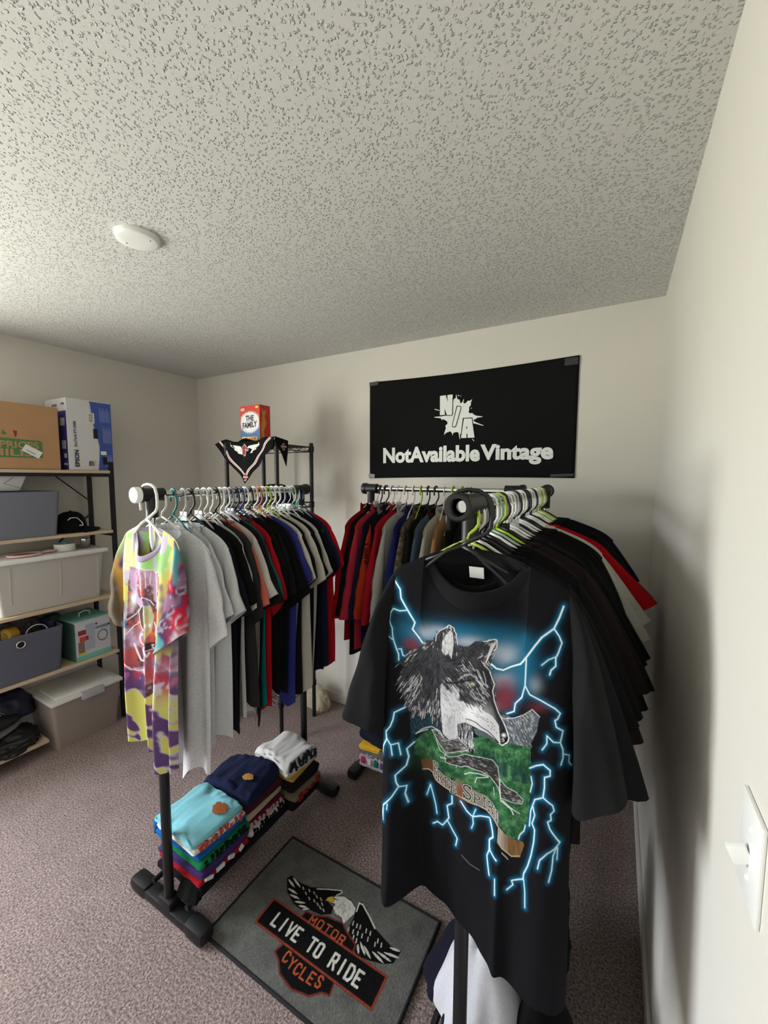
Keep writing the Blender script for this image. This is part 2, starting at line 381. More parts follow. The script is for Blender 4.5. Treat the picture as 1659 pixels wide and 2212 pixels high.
# ================================================================ garments
def bez(a, b, c, t): return a*(1-t)**2 + b*2*t*(1-t) + c*t*t
def garment(name, label, cat, loc, rz, body, sleeve=None, collar=None, group=None, hw=.22, L=.75, nw=.092, zn=-.112, zs=-.160, drop=.078, th=.045,
            cuffs=None, fa=.014, ph=0.0, seed=0, nx=34, nz=26, colw=.011, foldf=None, flare=0.0, sth=.03, long=False, paint=None, spaint=None, ymin=0.0, shift=0.0, hemv=.012, rings=14, segs=18, collar_kind='crew', yoff=0):
    t = thing(name, label, cat, loc, rz, group)
    rnd = random.Random(seed*31+5)
    def fold(u, v):
        if foldf is not None: return foldf(u, v)
        a = fa*np.clip(v, 0, 1)**.8
        return a*(np.sin(u*6.2+ph+1.2*v)+.55*np.sin(u*11.3+ph*1.7+2*v+seed)+.3*np.sin(u*19+seed*1.3))
    def ztop(x):
        q = np.clip((np.abs(x)-nw)/(hw-nw), 0, 1)
        return zn + (zs-zn)*q - .022*q**5
    def sheet(front, nx=nx, nz=nz):
        u = np.linspace(-1, 1, nx)[:, None]*np.ones((1, nz)); v = (np.linspace(0, 1, nz)**1.15)[None, :]*np.ones((nx, 1))
        x0 = u*hw; inn = np.abs(x0) < nw
        c = np.sqrt(np.clip(1-(x0/nw)**2, 0, 1))
        zt = ztop(x0)
        zt = np.where(inn, zn - (drop if front else .016)*c, zt)
        hem = -L + zn + hemv*np.sin(u*4+seed) + hemv*.6*np.sin(u*9+seed*2.1)
        z = zt*(1-v)+hem*v
        x = x0*(1+flare*v) + .006*np.sin(v*5+seed)*v + shift*v
        sgn = -1 if front else 1
        T = th/2*np.sqrt(np.clip(1-u**6, 0, 1))*np.clip(v/.16, 0, 1)**.6
        T = T + .034*c**4*np.exp(-v*7)
        y = sgn*T + fold(u, v) + ymin*v
        return np.stack([x, y, z], -1)
    nf = nx*nz; bx_, bz_ = (min(nx, 60), min(nz, 60)); Fs, Bs = sheet(True), sheet(False, bx_, bz_)
    V = np.concatenate([Fs.reshape(-1, 3), Bs.reshape(-1, 3)])
    F1 = grid_faces(nx, nz); F2 = grid_faces(bx_, bz_, nx*nz)[:, ::-1]
    Fq = np.concatenate([F1, F2])
    colr = paint(V, nf) if paint else None
    o = np_mesh('body', V, Fq, body, t, colr)
    # sleeves
    if cuffs is None:
        cuffs = {1: ((hw+.10, -.40), (hw-.01, -.45)), -1: ((-hw-.10, -.40), (-hw+.01, -.45))}
    if cuffs:
      for s in (-1, 1):
        if s not in cuffs: continue
        co, ci = [np.array(q[:2]) for q in cuffs[s][:2]]
        yb = cuffs[s][2] if len(cuffs[s]) > 2 else (cuffs[s][0][2] if len(cuffs[s][0]) > 2 else 0.0)
        S = np.array([s*(hw-.022), ztop(np.array(hw-.022))-.002]); A = np.array([s*(hw-.012), zs-.20])
        ctrl = np.array([S[0]+s*.045, S[1]-.045]) if not long else np.array([S[0]+s*.075, S[1]-.10])
        cb = (A+ci)/2 + np.array([s*.008, .01])
        vs = []
        for k in range(rings):
            q = k/(rings-1)
            tp = bez(S, ctrl*.6+co*.4 if long else ctrl, co, q); bt = bez(A, cb, ci, q)
            C = (tp+bt)/2; H = (tp-bt)/2; thk = (.010+(sth-.010)*min(1, q*2.2))
            for j in range(segs):
                w = 2*pi*j/segs
                px = C[0]+H[0]*cos(w); pz = C[1]+H[1]*cos(w); py = thk*sin(w)*(1+.15*sin(w*3+seed)) + yb*q**1.3
                py += .006*sin(q*7+w+seed)*q + .004*sin(pz*60+seed*2)*q
                vs.append((px, py, pz))
        vs = np.array(vs); Fv = grid_faces(rings, segs)
        # close around
        i = np.arange(rings-1); j0 = i*segs+segs-1; j1 = i*segs
        Fv = np.concatenate([Fv, np.stack([j0, j0+segs, j1+segs, j1], -1)])
        np_mesh('sleeve', vs, Fv, sleeve or body, t, spaint(vs, s) if spaint else None)
        if long or True:
            pass
    # collar band
    if collar_kind:
        n = 40; vs = []; cw = colw*2; prof = [(0,0),(.12,.8),(.85,.8),(1,0),(.85,-.8),(.12,-.8)]
        lift = {'crew': 0, 'stand': .014, 'fur': .012}[collar_kind]
        for k in range(n):
            a = 2*pi*k/n; cx = nw*cos(a); fr = sin(a) < 0; c = abs(sin(a))
            z = zn - (drop if fr else .016)*c; sg = -1 if fr else 1; y = sg*.034*c**4
            for (p, q2) in prof:
                inx = -cos(a)*(.45 if collar_kind == 'crew' else .15)*p*cw; th_ = .0022 if collar_kind == 'crew' else .006
                vs.append((cx + inx + cos(a)*q2*th_, y + sg*c**2*(q2+.9)*th_ - sg*c*p*cw*.12, z + p*cw*(.25+.75*c if collar_kind == 'crew' else 1) - cw*.08 + lift*p))
        fs = []
        for k in range(n):
            l = (k+1) % n
            for j in range(6): fs.append((k*6+j, k*6+(j+1) % 6, l*6+(j+1) % 6, l*6+j))
        va = np.array(vs)
        np_mesh('collar', va, np.array(fs), collar or body, t, spaint(va, 0) if spaint and (collar is None) else None)
    return t
# ================================================================ painting flat prints onto garment vertices
class Canvas:
    def __init__(s, P, base):
        s.P = P; s.C = np.tile(np.array(base, dtype=np.float32), (len(P), 1))
        s.order = np.argsort(P[:, 1]); s.ys = P[s.order, 1]
    def near(s, x0, y0, x1, y1):
        a, b = np.searchsorted(s.ys, [y0, y1]); i = s.order[a:b]
        x = s.P[i, 0]; return i[(x >= x0) & (x <= x1)]
    def mix(s, i, c, a):
        a = np.asarray(a)[:, None] if np.ndim(a) else a
        s.C[i] = s.C[i]*(1-a)+np.array(c, dtype=np.float32)*a
    def blob(s, cx, cy, rx, ry, c, a=1.0):
        i = s.near(cx-rx*2.2, cy-ry*2.2, cx+rx*2.2, cy+ry*2.2)
        if len(i): s.mix(i, c, a*np.exp(-((s.P[i,0]-cx)/rx)**2-((s.P[i,1]-cy)/ry)**2))
    def inside(s, poly, i):
        q = s.P[i]; r = np.zeros(len(i), bool); n = len(poly)
        for k in range(n):
            x1, y1 = poly[k]; x2, y2 = poly[k-1]
            if y1 == y2: continue
            m = ((y1 > q[:,1]) != (y2 > q[:,1])); xx = (x2-x1)*(q[:,1]-y1)/(y2-y1)+x1; r ^= m & (q[:,0] < xx)
        return r
    def poly(s, poly, c, a=1.0, noise_c=None):
        p = np.array(poly); i = s.near(*p.min(0), *p.max(0))
        if not len(i): return i
        i = i[s.inside(poly, i)]
        if c is not None and len(i): s.mix(i, c, a)
        return i
    def dist(s, path, i):
        q = s.P[i]; d = np.full(len(i), 1e9)
        for (x1, y1), (x2, y2) in zip(path[:-1], path[1:]):
            vx, vy = x2-x1, y2-y1; L2 = vx*vx+vy*vy+1e-12
            tt = np.clip(((q[:,0]-x1)*vx+(q[:,1]-y1)*vy)/L2, 0, 1)
            d = np.minimum(d, np.hypot(q[:,0]-x1-tt*vx, q[:,1]-y1-tt*vy))
        return d
    def line(s, path, w, c, a=1.0, soft=.5):
        p = np.array(path); m = w/2+soft; i = s.near(p[:,0].min()-m, p[:,1].min()-m, p[:,0].max()+m, p[:,1].max()+m)
        if not len(i): return
        d = s.dist(path, i); k = np.clip((w/2+soft-d)/(2*soft), 0, 1)*a; j = k > 0; s.mix(i[j], c, k[j])
    def glow(s, path, w, c, a=1.0):
        p = np.array(path); m = w*2.2; i = s.near(p[:,0].min()-m, p[:,1].min()-m, p[:,0].max()+m, p[:,1].max()+m)
        if not len(i): return
        d = s.dist(path, i); s.mix(i, c, a*np.exp(-(d/w)**2))
def FR(ox, oy, sc): return lambda *p: [(ox+p[k]/sc, oy+p[k+1]/sc) for k in range(0, len(p), 2)]
WF = FR(840,1340,5.925); VF = FR(860,1560,5.184); C5 = FR(780,1180,3.456); C6 = FR(780,1580,3.318)
BOLTS = [(C5(205,275,255,340,265,405,320,495,360,560,375,590,355,640,430,745),2.4),(C5(320,495,260,500,205,485,180,520,170,580,200,630,205,690,215,730,250,830,250,875),1.5),
 (C5(170,700,210,720),1.3),(C5(250,790,270,790,280,840,300,850),1.3),(C5(1500,480,1470,560,1430,640,1340,700,1290,760,1230,840,1180,900,1110,920,1050,945,1000,930,960,890),3.0),
 (C5(1430,640,1470,700,1490,750,1465,820,1445,860,1445,920,1410,950,1400,985),2.2),(C5(1445,850,1390,870,1340,910),1.3),(C5(1225,860,1220,950,1215,1060,1190,1150,1140,1200,1130,1260,1075,1280),2.2),
 (C5(1215,1060,1250,1130,1340,1180,1440,1240,1480,1280,1460,1320,1440,1330,1450,1380,1500,1415,1490,1460,1480,1500,1500,1560,1500,1620,1485,1670),2.0),(C5(1480,1500,1430,1490,1380,1440,1380,1500,1345,1545),1.5),
 (C5(1500,1590,1545,1620,1540,1670,1560,1715),1.5),(C5(305,1240,215,1275,205,1330,185,1380,150,1420,155,1480,120,1540,110,1600),2.0),(C5(160,1475,190,1520,200,1600),1.4),(C5(190,1520,240,1515,255,1610),1.4),
 (C6(325,150,280,185,290,250,275,310,210,360,215,410,230,450,190,510,120,580,100,680),1.7),(C6(230,450,275,465,265,520,280,600),1.4),(C6(160,560,155,600),1.2),(C6(120,600,118,690),1.2),
 (C6(600,560,600,620,560,640,570,740,550,765,520,800,480,775,440,800),1.8),(C6(560,765,600,840,635,890,620,950),1.6),(C6(430,490,450,560,470,640,478,710),1.3),(C6(430,490,410,540,395,580),1.2),
 (C6(670,590,720,650,770,680,830,665,900,670),1.9),(C6(795,620,770,680,775,730,760,770),1.3),(C6(905,680,925,760,930,800,900,830,900,900,930,930,960,950),2.3),(C6(905,890,880,950,890,1030,900,1085),1.8),(C6(950,1080,952,1190),1.4),
 (C6(1200,290,1250,270,1300,260,1350,300,1350,340,1310,350,1310,420,1300,490),1.9),(C6(1300,490,1240,510,1210,590,1200,700),1.6),(C6(1300,490,1370,550,1380,590,1355,610,1360,650,1335,660,1350,710,1420,830,1380,860,1330,880,1280,920,1265,980),1.6),
 (C6(1400,850,1375,900,1365,1000,1345,1075),1.6),(C6(1405,860,1400,940),1.2),(C6(1210,350,1220,400,1205,460),1.4),(C6(1225,560,1240,620,1220,680,1240,720,1235,800,1215,900,1190,980,1160,1040,1155,1080,1110,1090,1070,1100,1080,1130,1035,1165),1.7),
 (C6(1160,1080,1170,1160,1172,1270),1.2),(C6(1170,700,1160,740,1130,770,1120,800),1.4)]
HEAD = WF(750,75,810,110,845,190,860,320,930,350,1000,350,1100,280,1200,290,1340,265,1370,290,1365,370,1300,470,1300,560,1270,640,1290,720,1330,850,1310,940,1330,1080,1380,1230,1440,1350,1470,1430,1510,1560,1500,1610,1420,1665,1380,1640,1290,1560,1200,1500,1100,1450,1030,1430,1040,1500,1030,1600,1060,1750,980,1700,900,1650,850,1630,700,1640,620,1580,580,1420,550,1410,480,1340,400,1250,340,1410,290,1330,190,1270,150,1160,100,1000,70,850,80,750,130,650,90,590,200,430,330,400,430,290,540,290,560,220,620,160,700,130)
BLK = (.007,.007,.009); WHT = (.80,.80,.82)
LET = {'F':([(0,0,0,1),(0,1,.85,1),(.85,1,.85,.72),(0,.52,.55,.52),(-.15,0,.25,0),(-.15,1,.2,1)]),
 'R':([(.05,0,.05,1),(-.15,1,.55,1),(.55,1,.82,.85),(.82,.85,.82,.66),(.82,.66,.55,.5),(.55,.5,.05,.5),(.45,.5,.85,0),(-.15,0,.25,0),(.7,0,1,0)]),
 'E':([(.05,0,.05,1),(-.12,1,.85,1),(.85,1,.85,.75),(.05,.5,.6,.5),(-.12,0,.9,0),(.9,0,.9,.28)]),
 'S':([(.85,1.0,.85,.75),(.85,.85,.5,1),(.5,1,.1,.92),(.1,.92,.02,.72),(.02,.72,.25,.56),(.25,.56,.7,.44),(.7,.44,.92,.25),(.92,.25,.75,.04),(.75,.04,.4,0),(.4,0,.05,.12),(.02,0,.02,.28)]),
 'P':([(.08,0,.08,1),(-.12,1,.6,1),(.6,1,.88,.82),(.88,.82,.88,.62),(.88,.62,.6,.45),(.6,.45,.08,.45),(-.12,0,.35,0)]),
 'I':([(.4,0,.4,1),(.1,1,.7,1),(.1,0,.7,0)]), 'T':([(.45,0,.45,1),(0,1,.9,1),(0,1,0,.75),(.9,1,.9,.75),(.2,0,.7,0)])}
def paint_wolf(P):
    cv = Canvas(P, BLK); R = random.Random(11)
    def wb(x, y, r, c, a, ry=None): (px, py), = WF(x, y); cv.blob(px, py, r, ry or r, c, a)
    teal = (.012,.13,.24)
    for x, y, r, ry, a in [(500,250,55,28,.9),(950,200,60,24,.95),(1350,300,45,28,.9),(1600,500,38,38,.95),(1500,750,40,40,.85),(1700,700,30,45,.8),(200,150,28,30,.6),(1750,300,16,18,.5)]: wb(x, y, r, teal, a, ry)
    for x, y, r, ry, a in [(450,200,26,15,.6),(620,160,20,10,.4),(1000,290,30,12,.7),(1300,420,24,14,.4),(1480,480,24,22,.65),(1850,870,15,18,.4),(1430,800,24,18,.55),(1300,1130,16,12,.4)]: wb(x, y, r, (.46,.50,.57), a, ry)
    for x, y, r, ry, a in [(250,350,18,13,.9),(1450,850,20,16,.55),(1460,1010,24,22,.95),(1440,1130,20,12,.8),(1900,1150,22,12,.5)]: wb(x, y, r, (.20,.035,.055), a, ry)
    for path, w in BOLTS: cv.glow(path, 4.6+w*1.1, (.006,.14,.27), .72)
    # streaked dark trees, mountain
    i = cv.poly(VF(60,0,420,0,430,200,300,150,110,240,60,330), (.012,.03,.045), 1)
    for k in range(260):
        (x, y), = VF(R.uniform(60,430), R.uniform(0,320)); 
        if y < 1625: cv.line([(x,y),(x+R.uniform(-2,2), y+R.uniform(2,5))], .9, (.05,.10,.13), .6)
    mt = C5(1040,1290,1130,1310,1200,1285,1270,1240,1325,1300,1300,1420,1250,1520,1060,1500,1000,1440,990,1300)
    cv.poly(mt, (.10,.12,.15), 1); cv.poly(C5(815,1400,1010,1400,1030,1500,900,1480,830,1440), (.09,.11,.13), 1)
    for k in range(330):
        (x, y), = C5(R.uniform(1000,1320), R.uniform(1240,1520)); j = cv.near(x-.8,y-.8,x+.8,y+.8)
        if cv.inside(mt, j).any() if len(j) else False:
            dx = R.uniform(2,9)*(1 if x > 1145 else -1); cv.line([(x,y),(x-dx*.6, y+abs(dx))], R.uniform(.7,1.5), R.choice([(.62,.60,.56),(.35,.37,.40),(.02,.025,.04)]), .8)
    cv.line(C5(1010,1290,1050,1320,1130,1310,1200,1285,1270,1243,1325,1300), 1.4, (.7,.72,.75))
    # meadow
    land = VF(100,330,170,260,300,170,430,230,600,330,800,440,810,240,900,210,1040,260,1140,310,1250,285,1470,320,1475,760,1440,1150,1340,1360,1230,1350,1110,1210,1110,1080,1060,1000,950,900,850,870,700,800,600,800,480,740,370,650,300,560,180,560,80,480)
    i = cv.poly(land, (.026,.105,.045), 1)
    q = P[i]; n1 = fbm(q[:,0], q[:,1], .09, 3); n2 = vnoise(q[:,0]*1.2, q[:,1]*.35, .8, 9)
    k = np.clip((n1-.45)*3, 0, 1); cv.C[i] = cv.C[i]*(.35+1.1*n1)[:,None]*(.6+.8*n2)[:,None]
    cv.mix(i, (.13,.30,.13), k*.9*n2)
    (bx, by), = VF(150, 520); cv.blob(bx, by, 26, 30, (.012,.03,.014), .85)
    cv.line(VF(1100,330,1120,560,1130,1000,1180,1150), 12, (.09,.27,.12), .35, soft=6)
    for (x, y, h) in [(930,380,70),(1040,380,140),(1090,410,180),(1150,440,190),(1180,500,150),(1300,500,200),(1350,470,230),(1400,600,120),(1450,470,240)]:
        for m in range(14):
            f = m/13; w = 6+f*h*.16; (x0,y0),(x1,y1) = VF(x-w, y+f*h, x+w, y+f*h+8); cv.line([(x0,y0),(x1,y1)], 1.6, (.012,.035,.05), .85)
    # ribbon
    rib = VF(300,560,330,620,400,690,520,775,640,800,760,830,860,870,960,905,1060,1010,1110,1090,1108,1220,1050,1160,950,1070,860,1030,720,1010,560,960,430,870,330,800,290,740)
    i = cv.poly(rib, (.15,.10,.065), 1); q = P[i]; kx = np.clip((q[:,0]-930)/110, 0, 1); cv.mix(i, (.24,.215,.19), kx*.8); cv.blob(983, 1737, 12, 22, (.16,.05,.02), .9)
    tail = VF(1106,1215,1180,1300,1280,1360,1390,1385,1400,1420,1350,1560,1260,1560,1150,1470,1100,1385)
    i = cv.poly(tail, (.20,.105,.04), 1); q = P[i]; cv.mix(i, (.45,.42,.38), np.clip((1096-q[:,0])/18, 0, 1)*.9); cv.mix(i, (.03,.015,.008), .5*vnoise(q[:,0], q[:,1]*.1, .5, 4))
    cv.poly(VF(150,565,300,545,300,700,240,690,165,700), (.09,.045,.018), 1)
    cv.line(VF(165,690,240,680,300,715,330,795,430,865,560,955,720,1003,860,1025,950,1065,1050,1155,1108,1230,1100,1390,1150,1465,1255,1550,1350,1545), 2.0, (.50,.40,.27), .9)
    for path, w in BOLTS:
        if True: cv.line(path, w+1.6, (.20,.52,.70), .75, soft=1.0); cv.line(path, w, (.88,.93,.96), 1.0, soft=.6)
    cv.line(C6(670,1005,740,1050,820,1075), 1.0, (.35,.35,.33), .7)
    for k in range(5): cv.line(VF(1148+k*15,1505+k*16,1153+k*15,1525+k*15), 1.3, (.6,.6,.6), .8)
    # words FREE SPIRIT
    base = [('F',318,735,45,160),('R',362,800,58,115),('E',448,862,58,115),('E',515,930,65,125),('S',672,968,105,155),('P',810,985,72,95),('I',908,1025,60,110),('R',982,1075,62,110),('I',1068,1150,32,100)]
    for pas in (0, 1):
        for ch, x, y, w, h in base:
            sl = .42 if ch != 'S' else .1
            for (a, b, c, d) in LET[ch]:
                pth = VF(x+a*w, y-b*h+a*w*sl, x+c*w, y-d*h+c*w*sl); cv.line(pth, (5.2 if ch == 'S' else 3.9) if pas == 0 else (3.9 if ch == 'S' else 2.7), (.82,.80,.76) if pas == 0 else (.008,.02,.014), 1, soft=.3)
    # ---- the wolf head
    i = cv.poly(HEAD, (.055,.055,.062), 1)
    cheek = WF(600,900,640,850,700,960,780,880,860,960,870,1080,960,1120,1150,1170,1300,1280,1380,1400,1400,1640,1290,1555,1200,1490,1030,1420,900,1390,820,1430,830,1600,700,1630,620,1550,600,1200)
    ii = cv.poly(cheek, (.60,.60,.64), 1); q = P[ii]; cv.mix(ii, (.30,.30,.33), np.clip((1535-q[:,1])/45, 0, 1)*np.clip((985-q[:,0])/40, 0, .7))
    (hx, hy), = WF(1050, 1250); cv.blob(hx, hy, 34, 18, (.80,.80,.83), .8); (hx, hy), = WF(720, 1450); cv.blob(hx, hy, 12, 26, (.38,.38,.42), .6)
    cv.poly(WF(720,1640,830,1590,960,1600,1000,1500,1040,1500,1030,1600,1060,1750,980,1700,850,1640), (.5,.5,.53), 1)
    darks = [(500,560,130,.9),(480,790,120,.95),(560,700,80,.8),(760,630,100,.8),(380,470,90,.6),(950,420,80,.6),(1100,380,90,.7),(330,640,80,.7),(200,700,60,.4),(600,300,60,.9),(830,400,50,.7),(1150,640,60,.5),(620,1000,60,.5),(430,1000,80,.5),(1250,740,50,.7),(930,1040,80,.6)]
    lights = [(300,800,70,.5),(250,1000,90,.55),(440,660,60,.5),(240,450,60,.8),(700,640,50,.5),(500,1180,90,.6),(340,1250,60,.5),(900,640,70,.5),(430,360,50,.8),(1180,880,50,.8),(1050,960,60,.4),(760,120,50,.9),(1300,330,50,.9)]
    def pw(x, y):
        v = .34
        for a, b, r, k in lights: v += k*math.exp(-((x-a)**2+(y-b)**2)/r**2)
        for a, b, r, k in darks: v -= k*math.exp(-((x-a)**2+(y-b)**2)/r**2)
        return v
    def dirn(x, y):
        if y < 480 and 540 < x < 870: return (R.uniform(-.25,.1), -1)
        if y < 520 and x > 1000: return (.75, -.6)
        if x < 620: return ((x-720)*.9, 150+(y-250)*1.0)
        if y > 1220 and x < 1040: return (R.uniform(-.12,.2), 1)
        return (.55+R.uniform(-.2,.2), .75) if y > 620 else (.5, .8 if x > 900 else -.2)
    pts = []
    while len(pts) < 3600:
        x, y = R.uniform(60,1500), R.uniform(70,1720); pts.append((x, y))
    hp = np.array(HEAD); cvp = Canvas(np.array([WF(x, y)[0] for x, y in pts]), BLK)
    ins = cvp.inside(HEAD, np.arange(len(pts))); ck = cvp.inside(cheek, np.arange(len(pts)))
    for kk, (x, y) in enumerate(pts):
        if not ins[kk]: continue
        if x > 1180 and y > 1050: continue
        dx, dy = dirn(x, y); m = math.hypot(dx, dy)+1e-6; L = R.uniform(35,95)*(.6 if ck[kk] or y < 500 else 1); dx, dy = dx/m*L, dy/m*L
        b = R.uniform(-6, 6); path = WF(x, y, x+dx*.5+b, y+dy*.5, x+dx, y+dy)
        if ck[kk]:
            if R.random() < (.5 if x < 900 else .14): cv.line(path, R.uniform(.5,1.0), (.10,.10,.12), .7, soft=.35)
        elif R.random() < pw(x, y): cv.line(path, R.uniform(.6,1.3), R.choice([(.62,.62,.66),(.42,.42,.46),(.78,.78,.80)]), .85, soft=.4)
        else: cv.line(path, R.uniform(.8,1.7), (.018,.018,.024), .85, soft=.4)
    # ears
    cv.poly(WF(640,420,650,300,700,210,760,150,800,180,812,300,800,400,780,520,740,450,690,480), (.55,.55,.58), .85)
    for k in range(40):
        x, y = R.uniform(650,790), R.uniform(200,500); cv.line(WF(x,y,x+R.uniform(-18,14),y-R.uniform(25,60)), .8, R.choice([(.02,.02,.02),(.85,.85,.87)]), .8, soft=.35)
    cv.line(WF(560,300,570,220,620,160,700,120,750,78,810,110,845,190,860,320), 1.3, (.82,.82,.84))
    cv.line(WF(1200,292,1340,267,1368,292,1362,370,1330,420), 1.5, (.82,.82,.84))
    for k in range(24): y = 300+k*10; cv.line(WF(1362-k*5, y, 1290-k*3, y+40), .9, (.80,.80,.82), .8, soft=.35)
    # face marks
    cv.line(WF(1240,690,1260,800,1290,940,1310,1090,1350,1230,1400,1370,1440,1470), 9, (.02,.02,.025), .85, soft=2)
    cv.line(WF(1275,690,1310,800,1330,855,1305,940,1325,1080,1375,1235,1440,1360,1475,1440,1512,1560,1498,1612,1425,1665), 1.5, (.88,.88,.9))
    cv.line(WF(690,850,800,850,880,830,960,810,1040,800,1090,850,1130,920,1150,960), 5, (.012,.012,.015), .95, soft=1.5)
    cv.line(WF(900,900,960,930,1040,930,1090,960), 7, (.03,.03,.035), .8, soft=2.5)
    cv.line(WF(870,1070,940,1000,1000,1010,1060,1080,1150,1090), 9, (.03,.03,.035), .75, soft=3)
    cv.line(WF(1040,930,1010,990,1060,1040,1150,1075), 3, (.42,.42,.45), .6, soft=2)
    cv.line(WF(870,790,950,735,1020,722,1090,765,1150,850), 1.8, (.6,.6,.63), .8, soft=1)
    cv.line(WF(850,770,940,700,1040,690,1110,740,1180,830), 1.8, (.02,.02,.02), .9)
    for k in range(6): cv.line(WF(1080+k*22,640+k*8,1130+k*18,760+k*6,1190+k*6,860), 1.0, R.choice([(.02,.02,.02),(.7,.7,.72)]), .8)
    (ex, ey), = WF(1045, 852)
    cv.blob(ex, ey, 5.2, 4.0, (.72,.70,.55), 1.0); cv.blob(ex, ey, 2.6, 2.6, (.02,.02,.02), 1.0); cv.blob(ex+.4, ey-.6, 1.0, 1.0, (.95,.95,.95), 1.0)
    cv.line(WF(1005,840,1040,818,1085,850,1090,890), 1.3, (.01,.01,.01)); cv.line(WF(1005,845,1030,880,1075,890), 1.2, (.01,.01,.01))
    # muzzle
    cv.line(WF(940,1335,1010,1345,1080,1370,1150,1425,1230,1470,1300,1540,1385,1640), 2.0, (.02,.02,.025), .95)
    cv.line(WF(1015,1240,1100,1260,1200,1310), .9, (.1,.1,.12)); cv.line(WF(1060,1280,1150,1300,1230,1350), .9, (.1,.1,.12))
    for x, y in [(1230,1320),(1275,1360),(1245,1405),(1290,1420),(1320,1415),(1240,1350),(1285,1450),(1320,1460),(1350,1500),(1300,1380)]: (a, b), = WF(x, y); cv.blob(a, b, 1.3, 1.3, (.03,.03,.04), 1)
    for k in range(70):
        x, y = R.uniform(840,1010), R.uniform(1400,1500); cv.line(WF(x,y,x-R.uniform(-10,30),y+R.uniform(60,170)), 1.1, (.015,.015,.02) if R.random() < .72 else (.6,.6,.62), .85)
    cv.line(WF(830,1420,930,1390,1030,1425,1100,1450), 1.6, (.02,.02,.02))
    cv.poly(WF(1392,1490,1440,1455,1478,1490,1505,1560,1495,1605,1420,1635,1398,1570), (.008,.008,.010)); (a, b), = WF(1445, 1530); cv.blob(a, b, 4.2, 3.8, (.9,.9,.92), 1)
    cv.line(WF(1415,1585,1440,1575,1450,1600,1425,1612), 1.2, (.85,.85,.87)); cv.line(WF(1380,1640,1425,1665,1500,1612,1515,1560,1480,1450), 1.6, (.9,.9,.92))
    # running wolves on the meadow
    W2 = VF(455,470,500,500,600,490,700,450,900,458,1030,490,1090,560,1112,700,1200,780,1300,825,1390,915,1372,960,1280,950,1180,920,1125,900,1100,800,1000,680,900,625,780,600,700,590,640,612,500,582,460,560)
    W3 = VF(480,300,620,265,650,300,700,340,745,390,700,412,560,440,470,455,400,360,330,240,300,190,360,180,430,250)
    for W in (W2, W3):
        ii = cv.poly(W, (.035,.033,.035), 1); p = np.array(W); n = 0
        for k in range(900):
            x, y = R.uniform(*sorted((p[:,0].min(), p[:,0].max()))), R.uniform(p[:,1].min(), p[:,1].max())
            if cv.inside(W, cv.near(x-.8,y-.8,x+.8,y+.8)).any() if len(cv.near(x-.8,y-.8,x+.8,y+.8)) else False: cv.line([(x,y),(x+R.uniform(3,8),y+R.uniform(-1,4))], R.uniform(.7,1.4), R.choice([(.40,.39,.38),(.22,.21,.2),(.02,.02,.02),(.02,.02,.02),(.09,.09,.09)]), .7, soft=.4)
        cv.line(W+[W[0]], 1.1, (.72,.74,.74), .85)
    for pth, w in [(VF(110,240,200,180,300,150,400,190,430,240),1.8),(VF(110,240,170,215,250,190),1.6),(VF(690,690,760,655,860,650,975,680),2.2),(VF(820,760,845,700,980,690),2.0),(VF(1140,940,1250,1020,1275,1080),2.6),(VF(1150,930,1290,1040,1350,1070),1.8),(VF(350,300,400,430,470,470),1.3),(VF(400,510,470,520),2.0),(VF(585,630,590,600),1.4),(VF(1040,800,1050,880),1.4),(VF(1112,700,1115,800,1130,940),2.4)]: cv.line(pth, w, (.62,.64,.62), .9)
    for x, y, r in [(690,380,4),(650,340,3),(1340,930,5),(1280,920,3),(1230,830,3),(640,540,4),(940,560,3)]: (a, b), = VF(x, y); cv.blob(a, b, r, r*.7, (.5,.5,.5), .6)
    return cv.C
T4 = FR(250,1180,7.9)
def tie_field(x, y, seed=0):
    """tie-dye dye blotches: x, y in metres across the cloth"""
    n = len(x); pal = np.array([lin(c) for c in [(196,190,205),(96,58,120),(226,214,96),(150,196,110),(196,40,80),(60,150,165),(212,120,140),(190,176,190)]])
    a = fbm(x, y, 9, seed+1); b = fbm(x, y, 14, seed+5); c = fbm(x*1.4, y*.6, 22, seed+8)
    C = np.tile(pal[0], (n, 1))
    def on(m, k):
        m = np.clip(m, 0, 1)[:, None]; C[:] = C*(1-m)+pal[k]*m
    on((a-.50)*9, 7); on((b-.50)*14, 1); on((.42-a)*12, 2); on((c-.62)*12, 4); on((.36-b)*12, 6); on((.30-c)*12, 5)
    return C, a, b, c
